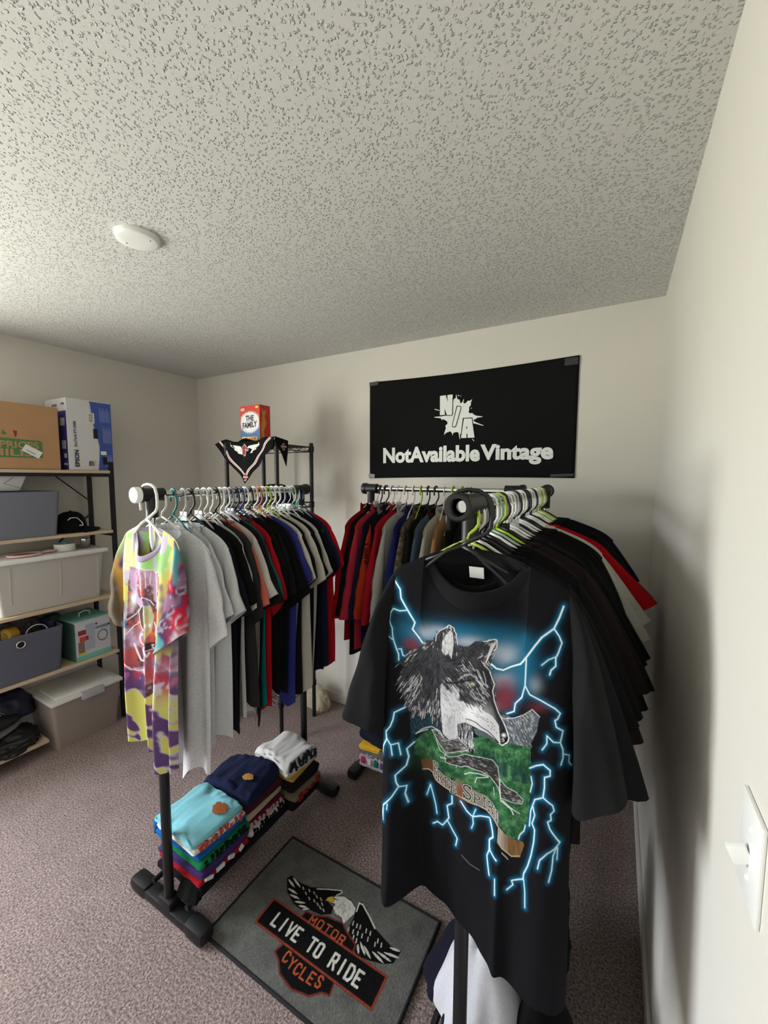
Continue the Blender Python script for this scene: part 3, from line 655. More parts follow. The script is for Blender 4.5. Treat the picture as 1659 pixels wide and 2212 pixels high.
def paint_tie(V, pxmap):
    x, z = V[:,0], V[:,2]
    C, a, b, c = tie_field(x, z, 2)
    pal = {k: np.array(lin(v)) for k, v in dict(g=(158,214,124), y=(226,228,138), p=(92,60,116), r=(190,38,68), l=(200,190,216), yl=(206,204,84), pk=(196,104,150), t=(60,140,146), w=(206,200,206)).items()}
    def on(m, k, s=1.0):
        m = (np.clip(m, 0, 1)*s)[:, None]; C[:] = C*(1-m)+pal[k]*m
    dg = fbm(x+z*.8, z*.45-x*.5, 22, 31, 3); d2 = fbm(x*1.3-z*.3, z*.6, 30, 41, 3)
    on((z+.27+.05*(a-.5))*30, 'y'); on(((z+.27)*30)*(np.clip((b-.45)*10,0,1)), 'g'); on(((z+.30)*20)*(np.clip((c-.55)*10,0,1)), 'l', .9)
    lo = np.clip((-.50-z)*12, 0, 1); on(lo, 'l'); on(lo*np.clip((dg-.49)*16, 0, 1), 'p', .95); on(lo*np.clip((.40-d2)*14, 0, 1), 'pk')
    md = lo*np.clip((z+.70)*14, 0, 1); on(md*np.clip((d2-.55)*14, 0, 1), 'r', .95)
    bt = np.clip((-.60-z)*12, 0, 1); on(bt*np.clip((.52-dg)*16, 0, 1), 'yl'); on(bt*np.clip((dg-.53)*18, 0, 1), 'p', .9)
    rt = np.clip((x-.07)*20, 0, 1)*np.clip((-.33-z)*12, 0, 1)*np.clip((z+.55)*12, 0, 1); on(rt, 'p', .7); on(rt*np.clip((a-.5)*10, 0, 1), 't')
    if pxmap is not None:
        P = pxmap(V); cv = Canvas(P, (0,0,0)); cv.C = C.astype(np.float32); R = random.Random(4)
        pr = T4(200,350,330,380,410,390,440,360,550,400,660,410,670,460,720,430,780,520,770,1200,700,1700,660,2100,640,2500,450,2700,440,2150,300,2150,180,1950,180,700)
        i = cv.poly(pr, None); q = P[i]; f = fbm(q[:,0], q[:,1]*.7, .05, 3); g = fbm(q[:,0], q[:,1]*.6, .075, 12)
        cv.mix(i, lin((150,92,104)), .8); cv.mix(i, lin((70,46,54)), np.clip((f-.50)*9, 0, .85)); cv.mix(i, lin((190,150,190)), np.clip((.47-g)*8, 0, .8)); cv.mix(i, lin((186,66,58)), np.clip((g-.60)*12, 0, .8))
        cv.blob(*T4(570,1480)[0], 9, 7, lin((228,84,30)), 1); cv.poly(T4(450,1650,640,1640,640,1770,470,1790), lin((48,44,42)), .9); cv.poly(T4(450,960,560,900,600,1000,560,1080,470,980), lin((120,110,150)), .8)
        cv.poly(T4(460,1000,600,1010,640,1200,600,1450,520,1620,460,1500), lin((196,206,140)), .6); cv.poly(T4(340,1130,440,1050,440,1440,370,1350), lin((50,50,46)), .85)
        w = lin((232,226,232))
        for pth, t in [(T4(200,330,270,345,340,380,400,360,430,390,470,355,550,400,640,405,665,465,715,430,780,520),1.6),(T4(410,390,430,560,440,900),1.1),(T4(545,430,545,700),.8),(T4(610,450,600,640),.8),(T4(660,430,690,700,690,1200),1.1),
            (T4(460,520,440,640,470,760),1.6),(T4(320,680,370,660,400,690,430,740),1.2),(T4(180,1260,260,1190,340,1110,430,1020),1.6),(T4(330,1110,340,1250,370,1380,450,1450),1.5),(T4(180,1500,250,1380,350,1300),1.6),(T4(420,1530,360,1520,330,1600,360,1680,440,1700),2.2),
            (T4(260,1680,300,1850,340,1980,400,1990,430,1900,400,1820,440,1740),2.6),(T4(180,1990,240,2110,320,2160,450,2140),1.8),(T4(450,880,520,870,600,930,640,1010),1.4),(T4(460,1780,560,1775,650,1750),1.3),(T4(540,1800,560,1880,580,1810),2.0),(T4(640,1300,660,1400,650,1500,670,1600),1.6),(T4(680,1380,760,1380),2.2),(T4(700,1280,740,1330),1.6),(T4(680,1560,740,1520),1.4),(T4(600,1690,630,1680,610,1730,640,1740),1.2)]: cv.line(pth, t, w, .95)
        for x, y, rx, ry in [(255,900,5.5,14),(720,1100,2.4,9),(530,1350,2.2,4.4),(578,1350,1.8,4)]: (a1, b1), = T4(x, y); cv.blob(a1, b1, rx, ry, lin((236,238,238)), 1)
        C = cv.C
    g_ = C.mean(1, keepdims=True); C = C*.84+g_*.16
    return C
# ================================================================ the clothes on the racks
def project(P):
    """where garment points fall on the artwork sheet (photograph-sized sheet, origin top left)"""
    D = np.asarray(P)-np.array([0, 0, EYE]); z = D@np.array(fwd)
    return np.stack([829.5+F_PX*(D@np.array(rgt))/z, 1106-F_PX*(D@np.array(upv))/z], -1)
ZR = 1.557
# hero shirt: black with wolf print, first on the rack by the right wall
HX, HY = -.250, .825
def hero_fold(u, v):
    xs = [-1.0,-.87,-.72,-.6,-.45,-.2,0,.18,.36,.6,.79,.92,1.0]; ys = [-.045,-.062,-.01,.040,.036,.018,.0,-.03,-.046,-.060,-.082,-.085,-.06]
    tt = np.linspace(-1.2, 1.2, 241); f = np.interp(tt, xs, ys); k = np.exp(-np.linspace(-2.2, 2.2, 23)**2); f = np.convolve(np.pad(f, 11, 'edge'), k/k.sum(), 'valid')
    return np.interp(u, tt, f)*np.clip(v, 0, 1)**1.5*.92 + .003*np.sin(u*17+v*6)*v - .012*np.exp(-((u-.36)/.05)**2)*np.clip((v-.5)*2.2, 0, 1)
def hero_paint(V, nf):
    C = np.tile(np.array(BLK, dtype=np.float32), (len(V), 1))
    P = V[:nf].copy(); v = np.clip((-.15-P[:,2])/.66, 0, 1); P[:,1] = -.035-.035*v
    P[:,0] += HX; P[:,1] += HY; P[:,2] += ZR
    C[:nf] = paint_wolf(project(P)); return C
M_PRINT = mat('printed_cotton', rough=.88, spec=.08, attr='print', bump=.4, bscale=900)
hero = garment('t_shirt', 'black T-shirt with a wolf head, lightning and FREE SPIRIT print, foremost on the right rack', 't-shirt', (HX, HY, ZR), 0, M_PRINT,
    sleeve=cloth((27,27,29)), collar=cloth((25,25,27)), group=None, hw=.205, L=.815, nw=.112, zn=-.112, zs=-.156, drop=.094, th=.05, colw=.019,
    cuffs={-1: ((-.310,-.515,-.03), (-.200,-.525)), 1: ((.292,-.492,-.04), (.205,-.548))}, foldf=hero_fold, nx=430, nz=840, paint=hero_paint, hemv=.004, rings=26, segs=30, seed=3, sth=.045)
MB().box((-.002, .0225, -.142), (.032,.0015,.026), bev=.0004, rx=.25).build('neck_label', mat('label_white', lin((225,225,222)), rough=.7), hero)
hanger('black', 'black plastic hanger in the collar of the wolf T-shirt, over the rack joint', RRX, HY, ZR, 0, None, kind='big', w=.165)

# tie-dye shirt: first on the left rack
TX, TY = -1.345, .785
def tie_px(V):
    P = V.copy(); P[:,1] = -.02; P = P+np.array([TX, TY, ZR]); return project(P)
def tie_fold(u, v):
    a = np.clip(v*1.3, 0, 1)
    return a*(-.020*np.exp(-((u+.85)/.10)**2) - .022*np.exp(-((u+.02)/.07)**2) - .045*np.exp(-((u-.62)/.16)**2) - .020*np.exp(-((u-.93)/.05)**2) + .018*np.exp(-((u+.45)/.22)**2)+.012*np.exp(-((u-.3)/.12)**2)) - .03*v*np.clip(u, 0, 1)
def tie_paint(V, nf):
    C = paint_tie(V, None); C[:nf] = paint_tie(V[:nf], tie_px); return C
def tie_sleeve(V, s):
    if s == 0: return np.tile(np.array(lin((178,160,190))), (len(V), 1))
    x, z = V[:,0]+V[:,1]*.8, V[:,2]; o = 5 if s > 0 else 9
    a = fbm(x, z, 20, o, 2); b = fbm(x, z*.7, 13, o+4, 3); c = fbm(x, z, 16, o+11, 3)
    C = np.tile(np.array(lin((92,66,108))), (len(x), 1))
    def on(m, k): m = np.clip(m, 0, 1)[:, None]; C[:] = C*(1-m)+np.array(lin(k))*m
    if s > 0:
        on((.46-c)*12, (150,110,140)); on((.40-b)*12, (186,176,184)); on(np.clip((x-.10)*14, 0, 1)*(c-.46)*14, (184,40,66)); on(1-np.abs(a-.5)*26, (186,184,196)); on((b-.62)*16, (96,160,170)); on((-.47-z)*20*(b-.35)*4, (170,156,150))
    else:
        on((-.16-z)*14*np.clip((b-.40)*10, 0, 1), (206,160,66)); on((z+.24)*14, (180,206,130)); on((z+.22)*14*np.clip((c-.5)*10, 0, 1), (150,130,170)); on((-.20-z)*10*np.clip((-.16-x)*30, 0, 1), (96,84,70)); on((.40-a)*12, (150,120,160))
    return C
garment('t_shirt', 'tie-dye T-shirt in purple, yellow, green and red with outlined print, foremost on the left rack', 't-shirt', (TX, TY, ZR), 0, M_PRINT, hw=.160, L=.765, nw=.082, zn=-.112, zs=-.140, drop=.105, th=.03,
    cuffs={-1: ((-.270,-.445,.0), (-.150,-.475)), 1: ((.225,-.415,-.03), (.070,-.515))}, foldf=tie_fold, nx=150, nz=300, paint=tie_paint, spaint=tie_sleeve, hemv=.008, rings=60, segs=56, seed=2, sth=.035, colw=.010)
hanger('white', 'white plastic hanger holding the tie-dye T-shirt at the near end of the left rack', -1.355, TY, ZR, 0, None, kind='big', w=.125)

# (y, cloth, name, words, hanger colour, kind, long)
cream = (206,202,194); blk = (22,21,23); nav = (24,28,44)
LR = [(.848,heather((196,197,200)),'light heather-grey T-shirt','white','tube',1),(.892,heather((205,207,210)),'pale grey T-shirt','teal','tube',0),(.930,cloth((205,207,208)),'whitish grey T-shirt','clear','plate',0),
 (.958,cloth((27,28,36)),'blue-black T-shirt with a wide sleeve','black','tube',0),(.992,cloth(blk),'black T-shirt with small white letters on the sleeve','clear','plate',0),(1.018,heather((190,190,188)),'grey T-shirt behind the lettered black one','white','tube',0),
 (1.044,cloth((44,44,45)),'charcoal T-shirt with a long wide sleeve','white','tube',1),(1.068,cloth((206,104,88)),'coral T-shirt','black','tube',0),(1.092,cloth((206,204,196)),'off-white T-shirt beside the coral one','white','tube',0),(1.116,cloth((30,26,28)),'black T-shirt with a dark red shoulder','white','tube',0),
 (1.140,cloth((16,112,112)),'teal T-shirt','grey','plate',0),(1.165,cloth((176,24,36)),'red T-shirt in the middle of the rack','black','tube',1),(1.190,cloth(blk),'black T-shirt next to the red one','blue','tube',0),(1.215,cloth((25,24,25)),'black T-shirt with an open sleeve','white','tube',0),
 (1.240,cloth(blk),'plain black T-shirt','black','tube',0),(1.265,cloth((24,23,25)),'soot-black T-shirt','white','tube',1),(1.292,cloth((52,56,130)),'royal blue T-shirt','orange','tube',0),(1.318,cloth(cream),'cream T-shirt with wrinkled sleeve','white','tube',0),
 (1.344,cloth((30,25,25)),'brown-black T-shirt','lime','tube',0),(1.372,cloth((200,195,184)),'beige T-shirt','white','tube',0),(1.402,cloth(blk),'black T-shirt behind the beige one','white','tube',0),(1.436,cloth((204,202,194)),'ivory T-shirt near the far end','clear','plate',0),
 (1.474,cloth((20,20,24)),'black T-shirt with thin white piping','white','wire',0),(1.508,cloth(nav),'navy T-shirt','pale green','tube',0),(1.536,cloth((34,40,62)),'slate navy T-shirt','pale green','tube',0),(1.564,cloth((180,26,40)),'red T-shirt at the far end','blue','tube',0)]
rnd = random.Random(5)
for i, (y, m, words, hc, hk, lg) in enumerate(LR):
    k = ORD[i+1]; f = i/26
    co = (.300+rnd.uniform(-.012,.015), -.40+.05*f+rnd.uniform(-.02,.02)-(.045 if lg else 0)); ci = (.205, -.455+.03*f-(.05 if lg else 0))
    tshirt_ = garment('t_shirt', f'{words}, {k} from near end, left rack', 't-shirt', (LRX+rnd.uniform(-.012,.012)+(.02 if i < 3 else 0), y, ZR), rnd.uniform(-.03,.03), m, hw=.205+rnd.uniform(-.012,.02), L=.765+rnd.uniform(-.06,.05)+(.05 if i < 3 else 0), cuffs={1: (co, ci, -.010), -1: ((-co[0], co[1]), (-ci[0], ci[1]))},
        group='T-shirts on the left rack', ph=.28*i, seed=i+4, th=.018, sth=.015, fa=.017, nx=44, nz=24, hemv=.026, flare=rnd.uniform(-.16,-.02), shift=rnd.uniform(-.03,.02), segs=14, rings=12, collar=None)
    if i == 4:
        g = bpy.data.objects[tshirt_.name]; text_part('lettering', 'ROC', .030, .010, lambda u, v: (.238+u, -.0305+.0*u, -.352+v+u*.2), cloth((200,200,200)), g, bold=.02)
    hanger(hc, f'{hc} hanger holding the {k} T-shirt from the near end, left rack', LRX, y, ZR, rnd.uniform(-.14,.14), 'hangers on the left rack', kind=hk, w=.175)
RRl = [(.868,cloth((24,24,26)),'black T-shirt right behind the wolf T-shirt','lime','tube'),(.912,cloth((29,29,32)),'faded black T-shirt','white','tube'),(.955,cloth(blk),'black T-shirt with a grey shoulder edge','black','tube'),(.996,cloth((23,22,24)),'black T-shirt with a wide collar','black','tube'),
 (1.036,cloth((26,24,25)),'dull black T-shirt','white','tube'),(1.078,cloth((46,38,37)),'dark brown T-shirt','pale green','tube'),(1.120,cloth((40,33,33)),'brown-black T-shirt with ribbed collar','lime','tube'),(1.162,cloth((22,22,24)),'black T-shirt between brown and charcoal ones','black','plate'),
 (1.204,cloth((38,38,38)),'charcoal T-shirt','white','tube'),(1.246,cloth((34,34,35)),'dark charcoal T-shirt','white','tube'),(1.288,cloth((27,28,28)),'black T-shirt behind the charcoal ones','clear','plate'),(1.330,cloth((24,24,25)),'black T-shirt with creased sleeve','black','tube'),
 (1.372,cloth((30,26,26)),'faded brown-black T-shirt','white','tube'),(1.414,cloth((22,21,22)),'deep black T-shirt','white','tube'),(1.456,cloth((28,30,28)),'greenish black T-shirt','black','tube'),(1.498,cloth((206,203,192)),'white T-shirt, nearer of two','black','tube'),
 (1.540,cloth((198,196,186)),'white T-shirt, farther of two','white','tube'),(1.582,cloth((176,20,32)),'bright red T-shirt','white','tube'),(1.630,cloth(blk),'black T-shirt behind the red one','black','tube'),(1.672,cloth((26,22,22)),'warm black T-shirt','white','tube'),
 (1.714,cloth(nav),'navy T-shirt','white','tube'),(1.756,cloth((22,22,23)),'black T-shirt near the far joint','lime','tube'),(1.800,cloth((34,30,32)),'grey-black T-shirt','white','tube'),(1.845,cloth((24,24,28)),'black T-shirt before the last one','lime','tube'),(1.890,cloth((26,26,40)),'dark navy T-shirt','black','tube')]
for i, (y, m, words, hc, hk) in enumerate(RRl):
    k = ORD[i+1]; f = i/25
    big = 1 if i < 12 else 0
    co = (.292+rnd.uniform(-.008,.012)+.055*f, -.46+rnd.uniform(-.03,.02)-.03*big+.08*f); ci = (.218, -.51+.07*f-.03*big)
    if 1 <= i <= 12: co = (.330+.0045*i, -.548) if i in (1, 5, 9, 12) else (.318+.004*i, -.44); ci = (.235, -.575 if i in (1, 5, 9, 12) else -.49)
    if i in (15, 16): co = (.384, -.44+.05*(i-15)); ci = (.27, -.47)
    if i >= 17: co = (.394-.006*(i-17), -.345); ci = (.28, -.42)
    garment('t_shirt', f'{words}, {k} from near end, right rack', 't-shirt', (RRX+.020+rnd.uniform(-.01,.01), y, ZR), rnd.uniform(-.03,.03), m, hw=.205+rnd.uniform(-.008,.01)+.03*f+(.012 if i > 14 else 0), L=.76+rnd.uniform(-.05,.06), cuffs={1: (co, ci, -.01), -1: ((-co[0]+.05, co[1]+.03), (-ci[0], ci[1]+.03))},
        group='T-shirts on the right rack', ph=.3*i+1, seed=i+40, th=.024, sth=.020, fa=.015, nx=40, nz=22, hemv=.022, flare=rnd.uniform(-.12,0), segs=14, rings=12, zs=-.168)
    hanger(hc, f'{hc} hanger holding the {k} T-shirt from the near end, right rack', RRX, y, ZR, rnd.uniform(-.05,.05), 'hangers on the right rack', kind=hk, w=.158)
JRl = [(-1.168,cloth((150,22,34)),cloth((150,22,34)),'red jacket with a black chest band','white','tube'),(-1.128,cloth((26,24,26)),cloth(blk),'black jacket beside the leftmost red one','white','wire'),(-1.100,cloth((186,50,70)),cloth((186,50,70)),'pinkish red jacket','black','tube'),(-1.066,cloth((26,30,48)),cloth((26,30,48)),'navy varsity jacket with striped collar','black','tube'),
 (-1.030,cloth((24,26,28)),cloth((176,52,32)),'black puffer jacket with orange sleeves','white','tube'),(-.990,cloth((164,24,40)),cloth((160,24,40)),'red sweatshirt','white','wire'),(-.950,cloth((178,178,172)),cloth((172,172,168)),'light grey sweatshirt','white','tube'),(-.905,cloth((34,40,104)),cloth((34,40,104)),'royal blue jacket','white','tube'),
 (-.862,mat('camouflage', lin((100,90,76)), rough=.9, var=.75, vscale=60),None,'camouflage jacket','lime','tube'),(-.822,cloth((28,28,28)),cloth((28,28,28)),'black jacket beside the camouflage one','black','tube'),(-.780,cloth((74,92,104)),cloth((74,92,104)),'denim jacket with maroon collar','black','tube'),(-.735,cloth((186,184,176)),cloth((184,182,174)),'light grey jacket with stand collar','white','wire'),
 (-.690,cloth((170,132,92)),cloth((168,130,90)),'tan work jacket with brown pile collar','lime','tube'),(-.645,cloth((30,26,28)),cloth((28,26,28)),'dark jacket right of the tan one','lime','tube'),(-.605,cloth((26,26,28)),cloth((26,26,28)),'black jacket at the right end behind the joint','white','tube')]
for i, (x, m, sm, words, hc, hk) in enumerate(JRl):
    k = ORD[i]; ck = 'stand'; cm = None
    if i == 12: ck = 'fur'; cm = mat('pile_collar', lin((104,70,50)), rough=1, var=.4, vscale=300, bump=1.5, bscale=500)
    if i == 10: cm = cloth((60,32,38))
    if i == 3: cm = cloth((150,150,155))
    co = (.345, -.60-rnd.uniform(0,.03)); ci = (.245, -.63)
    g = garment('jacket', f'{words}, {k} from left under the banner', 'jacket', (x, JRY, ZR), pi/2+rnd.uniform(-.05,.05), m, sleeve=sm or m, collar=cm, hw=.235, L=.70+rnd.uniform(-.04,.04), cuffs={1: (co, ci), -1: ((-co[0], co[1]), (-ci[0], ci[1]))},
        group='jackets on the rack under the banner', ph=i*.4, seed=i+80, th=.030, sth=.022, fa=.006, nx=34, nz=22, long=True, collar_kind=ck, colw=.020 if ck == 'fur' else .016, segs=14, rings=14, hemv=.006, drop=.06)
    if i == 4: text_part('lettering', '1985', .10, .030, lambda u, v: (-.292-v+.02, -.0275, -.30-u), cloth((60,24,20)), g, bold=.02)
    hanger(hc, f'{hc} hanger holding the {k} jacket from the left under the banner', x, JRY, ZR, pi/2+rnd.uniform(-.2,.2), 'hangers on the rack under the banner', kind=hk, w=.178)

# ================================================================ folded clothes
def folded(name, label, c, w, d, h, m, rz=0, seed=0, group='folded clothes stacked on the rack bases', layers=3, n=44, amp=.006, sag=.0, mark=None):
    """rolled-edge folded garment: the closed profile runs front edge - top - back - bottom; pleat grooves show at the front"""
    rs = seed*3.7
    nu, nv = n, 40
    u = np.linspace(-1, 1, nu); a = np.linspace(0, 2*pi, nv, endpoint=False)
    U, A = np.meshgrid(u, a, indexing='ij')
    ex = .35
    cy = np.sign(np.cos(A))*np.abs(np.cos(A))**ex; cz = np.sign(np.sin(A))*np.abs(np.sin(A))**.75
    endr = np.clip(1-np.abs(U)**14, 0, 1)**.5
    X = U*w/2*(1 - .015*np.abs(cz)); Y = cy*d/2*(.965+.035*endr); Z = cz*h/2*(.25+.75*endr)
    groove = np.abs(np.sin(np.clip((Z/h+.5), 0, 1)*pi*layers))**.35
    Y = Y - np.sign(cy)*(1-groove)*.010*(np.abs(cy) > .8); X = X*(1-(1-groove)*.02*(np.abs(U) > .93))
    nz_ = fbm(X+rs, Y+.3, 14, seed, 3)-.5; nz2 = fbm(X*1.0+rs, Y*2+Z*4, 35, seed+3, 2)-.5
    Z = Z + (nz_*amp*3 + nz2*amp)*np.clip(cz+.3, 0, 1) - sag*(U**2)*h; Y = Y+nz2*.008; X = X + (fbm(Y+rs, Z*3, 22, seed+9, 2)-.5)*.012*np.abs(U)**6
    V = np.stack([X, Y, Z], -1).reshape(-1, 3)
    Fq = grid_faces(nu, nv); i = np.arange(nu-1); Fq = np.concatenate([Fq, np.stack([i*nv+nv-1, (i+1)*nv+nv-1, (i+1)*nv, i*nv], -1)])
    me_o = np_mesh('cloth', V, Fq, m, None)
    for e in (0, nu-1):
        pass
    bm = bmesh.new(); bm.from_mesh(me_o.data); bmesh.ops.holes_fill(bm, edges=[e for e in bm.edges if e.is_boundary]); bmesh.ops.recalc_face_normals(bm, faces=bm.faces); bm.to_mesh(me_o.data); bm.free(); me_o.data.shade_smooth()
    if mark:
        t = thing(name, label, 'clothes', c, rz, group); me_o.parent = t
        mark(t, w, d, h); return t
    me_o.name = name; me_o.data.name = name; me_o.location = c; me_o.rotation_euler.z = rz
    return tag(me_o, label, 'clothes', group)
def scribble(col, seed, side='x', rows=1, nn=9):
    """print patches on the folded edge of a shirt (illegible in the photograph), following the edge"""
    def f(t, w, d, h):
        R = random.Random(seed); mb = MB()
        for k in range(nn):
            yy = -d*.42+d*.84*(k+.5)/nn+R.uniform(-.003,.003); ww = d*.84/nn*R.uniform(.45,.75); hh = h*R.uniform(.45,.78)
            mb.box((w/2-.0035, yy, R.uniform(-.12,.12)*h), (.010, ww, hh), rx=R.uniform(-.5,.5), bev=.002)
            if nn > 6: mb.box((w/2-.0035, yy+ww*.6, R.uniform(-.2,.2)*h), (.0095, ww*.35, hh*.6), rx=R.uniform(-.9,.9), bev=.001)
        o = mb.build('print', cloth(col), t); o['kind'] = 'stuff'
    return f
def star(col, x, y, r, name='print'):
    def f(t, w, d, h):
        mb = MB(); R = random.Random(int(r*1e4)); n = 18; pts = [(x+r*1.3*R.uniform(.7,1.1)*cos(k*2*pi/n), y+r*R.uniform(.7,1.1)*sin(k*2*pi/n), h/2+.003) for k in range(n)]
        mb.add([(x, y, h/2+.007)]+pts, [(0, k+1, (k+1) % n+1) for k in range(n)]); mb.build(name, cloth(col), t, smooth=True)
    return f
def draped(name, label, cat, c, r, h, m, seed=0, lean=(0,0), folds=5, group=None):
    nu, nv = 96, 40; R = random.Random(seed); ph = [R.uniform(0, 6.28) for _ in range(4)]
    A, Q = np.meshgrid(np.linspace(0, 2*pi, nu, endpoint=False), np.linspace(0, 1, nv), indexing='ij')
    rad = (1-Q**1.5)**.62; f = 1+.10*np.sin(A*folds+ph[0]+Q*2)*(1-Q)+.06*np.sin(A*(2*folds+1)+ph[1]-Q*3)*(1-Q)+.05*np.sin(A*2+ph[2])
    X = np.cos(A)*r[0]*rad*f + lean[0]*Q; Y = np.sin(A)*r[1]*rad*f + lean[1]*Q
    Z = h*Q*(1+.05*np.sin(A*3+ph[3])) + (fbm(X+seed, Y, 18, seed, 2)-.5)*.02*Q
    V = np.stack([X, Y, Z], -1).reshape(-1, 3)
    o = np_mesh(name, V, grid_faces(nu, nv, close=True), m); o.location = c; return tag(o, label, cat, group)
# near pile on the left rack base
z = .092; px, py = -1.368, .958
P1 = [(.050,(24,22,26),'black folded sweatshirt at the bottom of the near pile'),(.026,(150,26,36),'red and black folded shirt low in the near pile'),(.034,(62,46,96),'purple folded shirt in the near pile'),(.032,(26,120,70),'green folded shirt with dark lettering in the near pile'),
      (.034,(26,92,160),'blue folded shirt in the near pile'),(.030,(222,216,210),'white folded shirt with red print near the top of the near pile'),(.024,(132,196,208),'light blue folded shirt on top of the near pile')]
for i, (h, c, lb) in enumerate(P1):
    def sleeve_mark(t, w, d, h): MB().tube([(-w/2+.03,-.03,0),(-w/2-.01,-.035,.006),(-w/2-.045,-.04,-.008),(-w/2-.065,-.042,-.040),(-w/2-.070,-.042,-.075)], [.020,.024,.024,.025,.022], 14, flat=1.3).build('sleeve', cloth((26,92,160)), t, smooth=True)
    mk = {4: sleeve_mark, 3: scribble((12,30,20), 3), 5: scribble((180,80,70), 5), 1: scribble((220,220,220), 8, nn=4), 6: star((150,84,50), .070, .045, .030)}.get(i)
    folded('folded_shirt', lb, (px+[.0,.01,.012,.008,-.004,.004,-.002][i], py+[.0,.0,.0,.006,.0,-.006,-.01][i], z+h/2), .262-.008*(i > 4), .228, h+.004, cloth(c), rz=[.03,-.02,.03,-.03,.02,-.05,-.06][i], seed=i+1, layers=2, amp=.004+(.006 if i >= 5 else 0), sag=.25 if i == 6 else .1, mark=mk); z += h-.001
draped('crumpled_trousers', 'black crumpled trousers hanging over the near front of the near pile', 'clothes', (-1.300, .850, .080), (.055,.030), .17, cloth((20,19,20)), 17, (.0,.05), 3)
# middle pile
z = .092; px, py = -1.372, 1.180
P2 = [(.045,(26,24,26),'black folded trousers at the bottom of the middle pile'),(.034,(196,196,196),'black and white striped folded shirt in the middle pile'),(.026,(88,30,44),'maroon folded shirt with pale lettering in the middle pile'),(.030,(176,160,138),'beige folded shirt in the middle pile'),(.036,(70,28,36),'dark maroon folded shirt in the middle pile'),(.062,(28,34,62),'navy folded sweatshirt with gold emblem on top of the middle pile')]
for i, (h, c, lb) in enumerate(P2):
    mk = {1: scribble((14,14,14), 13, nn=12), 2: scribble((190,150,150), 14), 5: star((176,128,60), .06, -.03, .022)}.get(i)
    folded('folded_shirt', lb, (px+[.02,.02,.015,.0,.0,-.02][i], py+[0,0,0,0,.01,.0][i], z+h/2), .235 if i < 5 else .26, .215, h+.004, cloth(c), rz=[.0,.03,-.03,.03,-.02,.12][i], seed=i+21, layers=2, amp=.004 if i < 5 else .014, sag=.0 if i < 5 else .2, mark=mk); z += h-.001
# far pile
z = .092; px, py = -1.322, 1.395
P3 = [(.05,(24,22,24),'black folded jacket at the bottom of the far pile'),(.04,(120,110,92),'khaki folded shirt with a red patch in the far pile'),(.055,(30,26,28),'black folded sweatshirt in the middle of the far pile'),(.022,(190,150,60),'mustard folded shirt under the white one in the far pile'),(.075,(208,206,204),'white folded sweatshirt with black script on top of the far pile')]
for i, (h, c, lb) in enumerate(P3):
    mk = {1: scribble((150,30,40), 23, nn=4), 4: scribble((40,42,50), 24, nn=7)}.get(i)
    folded('folded_shirt', lb, (px+[.0,.01,.0,-.01,-.01][i], py, z+h/2), .235, .20, h+.004, cloth(c), rz=[.0,.05,-.03,.06,-.10][i], seed=i+31, layers=2, amp=.004 if i < 4 else .013, sag=.0 if i < 4 else .15, mark=mk); z += h-.001
z = .092
for i, (h, c, lb) in enumerate([(.030,(208,208,212),'white folded shirt at the bottom of the pile under the jackets'),(.034,(226,190,206),'folded shirt in pink, teal and white pattern under the jackets'),(.030,(112,114,118),'grey folded shirt with white letters under the jackets'),(.036,(226,176,48),'yellow folded shirt with grey panel under the jackets'),(.065,(26,28,40),'navy folded jacket on top of the pile under the jackets')]):
    mk = {1: lambda t, w, d, h: [MB().box((-w*.45+w*.9*(k+.5)/6, -d/2-.001, 0), (.022,.012,h*.8), bev=.003).build('printed_patch', cloth(cc), t) for k, cc in enumerate([(214,60,130),(240,240,240),(30,130,120),(90,80,150),(214,60,130),(30,130,120)])],
          2: lambda t, w, d, h: text_part('lettering', 'SCAN', .11, .020, lambda u, v: (u-.02, -d/2-.004, v-h*.35), cloth((205,205,205)), t),
          3: lambda t, w, d, h: MB().box((.02, -d/2-.002, 0), (.05,.012,h*.8), bev=.003, ry=.3).build('printed_patch', cloth((110,104,100)), t)}.get(i)
    folded('folded_shirt', lb, (-1.000, 1.815, z+h/2), .255, .20, h+.004, cloth(c), rz=[.0,.03,-.04,.05,-.2][i], seed=i+51, layers=2, amp=.003, group='folded shirts under the jackets', mark=mk); z += h-.001

def heap(name, label, cat, c, r, m, seed=0, sub=5, amp=.25, mx=None, group=None, zpow=1.0):
    bm = bmesh.new(); bmesh.ops.create_icosphere(bm, subdivisions=sub, radius=1)
    for v in bm.verts:
        n = v.co.normalized(); f = noise.fractal(n*1.6+Vector((seed*3.1,seed,0)), .9, 2.1, 4)
        f2 = abs(noise.noise(Vector((n.x*5+seed, n.y*5, n.z*2.2)))); q = 1+amp*f-.16*f2
        z = n.z*q
        v.co = Vector((n.x*q*r[0], n.y*q*r[1], max(z, -.25 if zpow else -1)*r[2]+.25*r[2]))
    me = bpy.data.meshes.new(name); bm.to_mesh(me); bm.free()
    o = link(name, me, m, None, True); o.location = c; return tag(o, label, cat, group)
draped('crumpled_shirt', 'white crumpled shirt with navy trim on the base of the right rack', 'clothes', (-.262, 1.045, .09), (.128,.148), .245, cloth((205,205,214)), 3, (-.012,.0), 4)
draped('crumpled_shirt', 'navy crumpled sweatshirt peeking out left of the white shirt on the right rack base', 'clothes', (-.325, 1.115, .085), (.118,.150), .215, cloth((26,26,40)), 9, (.03,0), 5)
draped('crumpled_shirt', 'black crumpled sweatshirt right of the white shirt on the right rack base', 'clothes', (-.085, 1.03, .0), (.105,.13), .33, cloth((14,14,15)), 6, (-.02,0), 4)
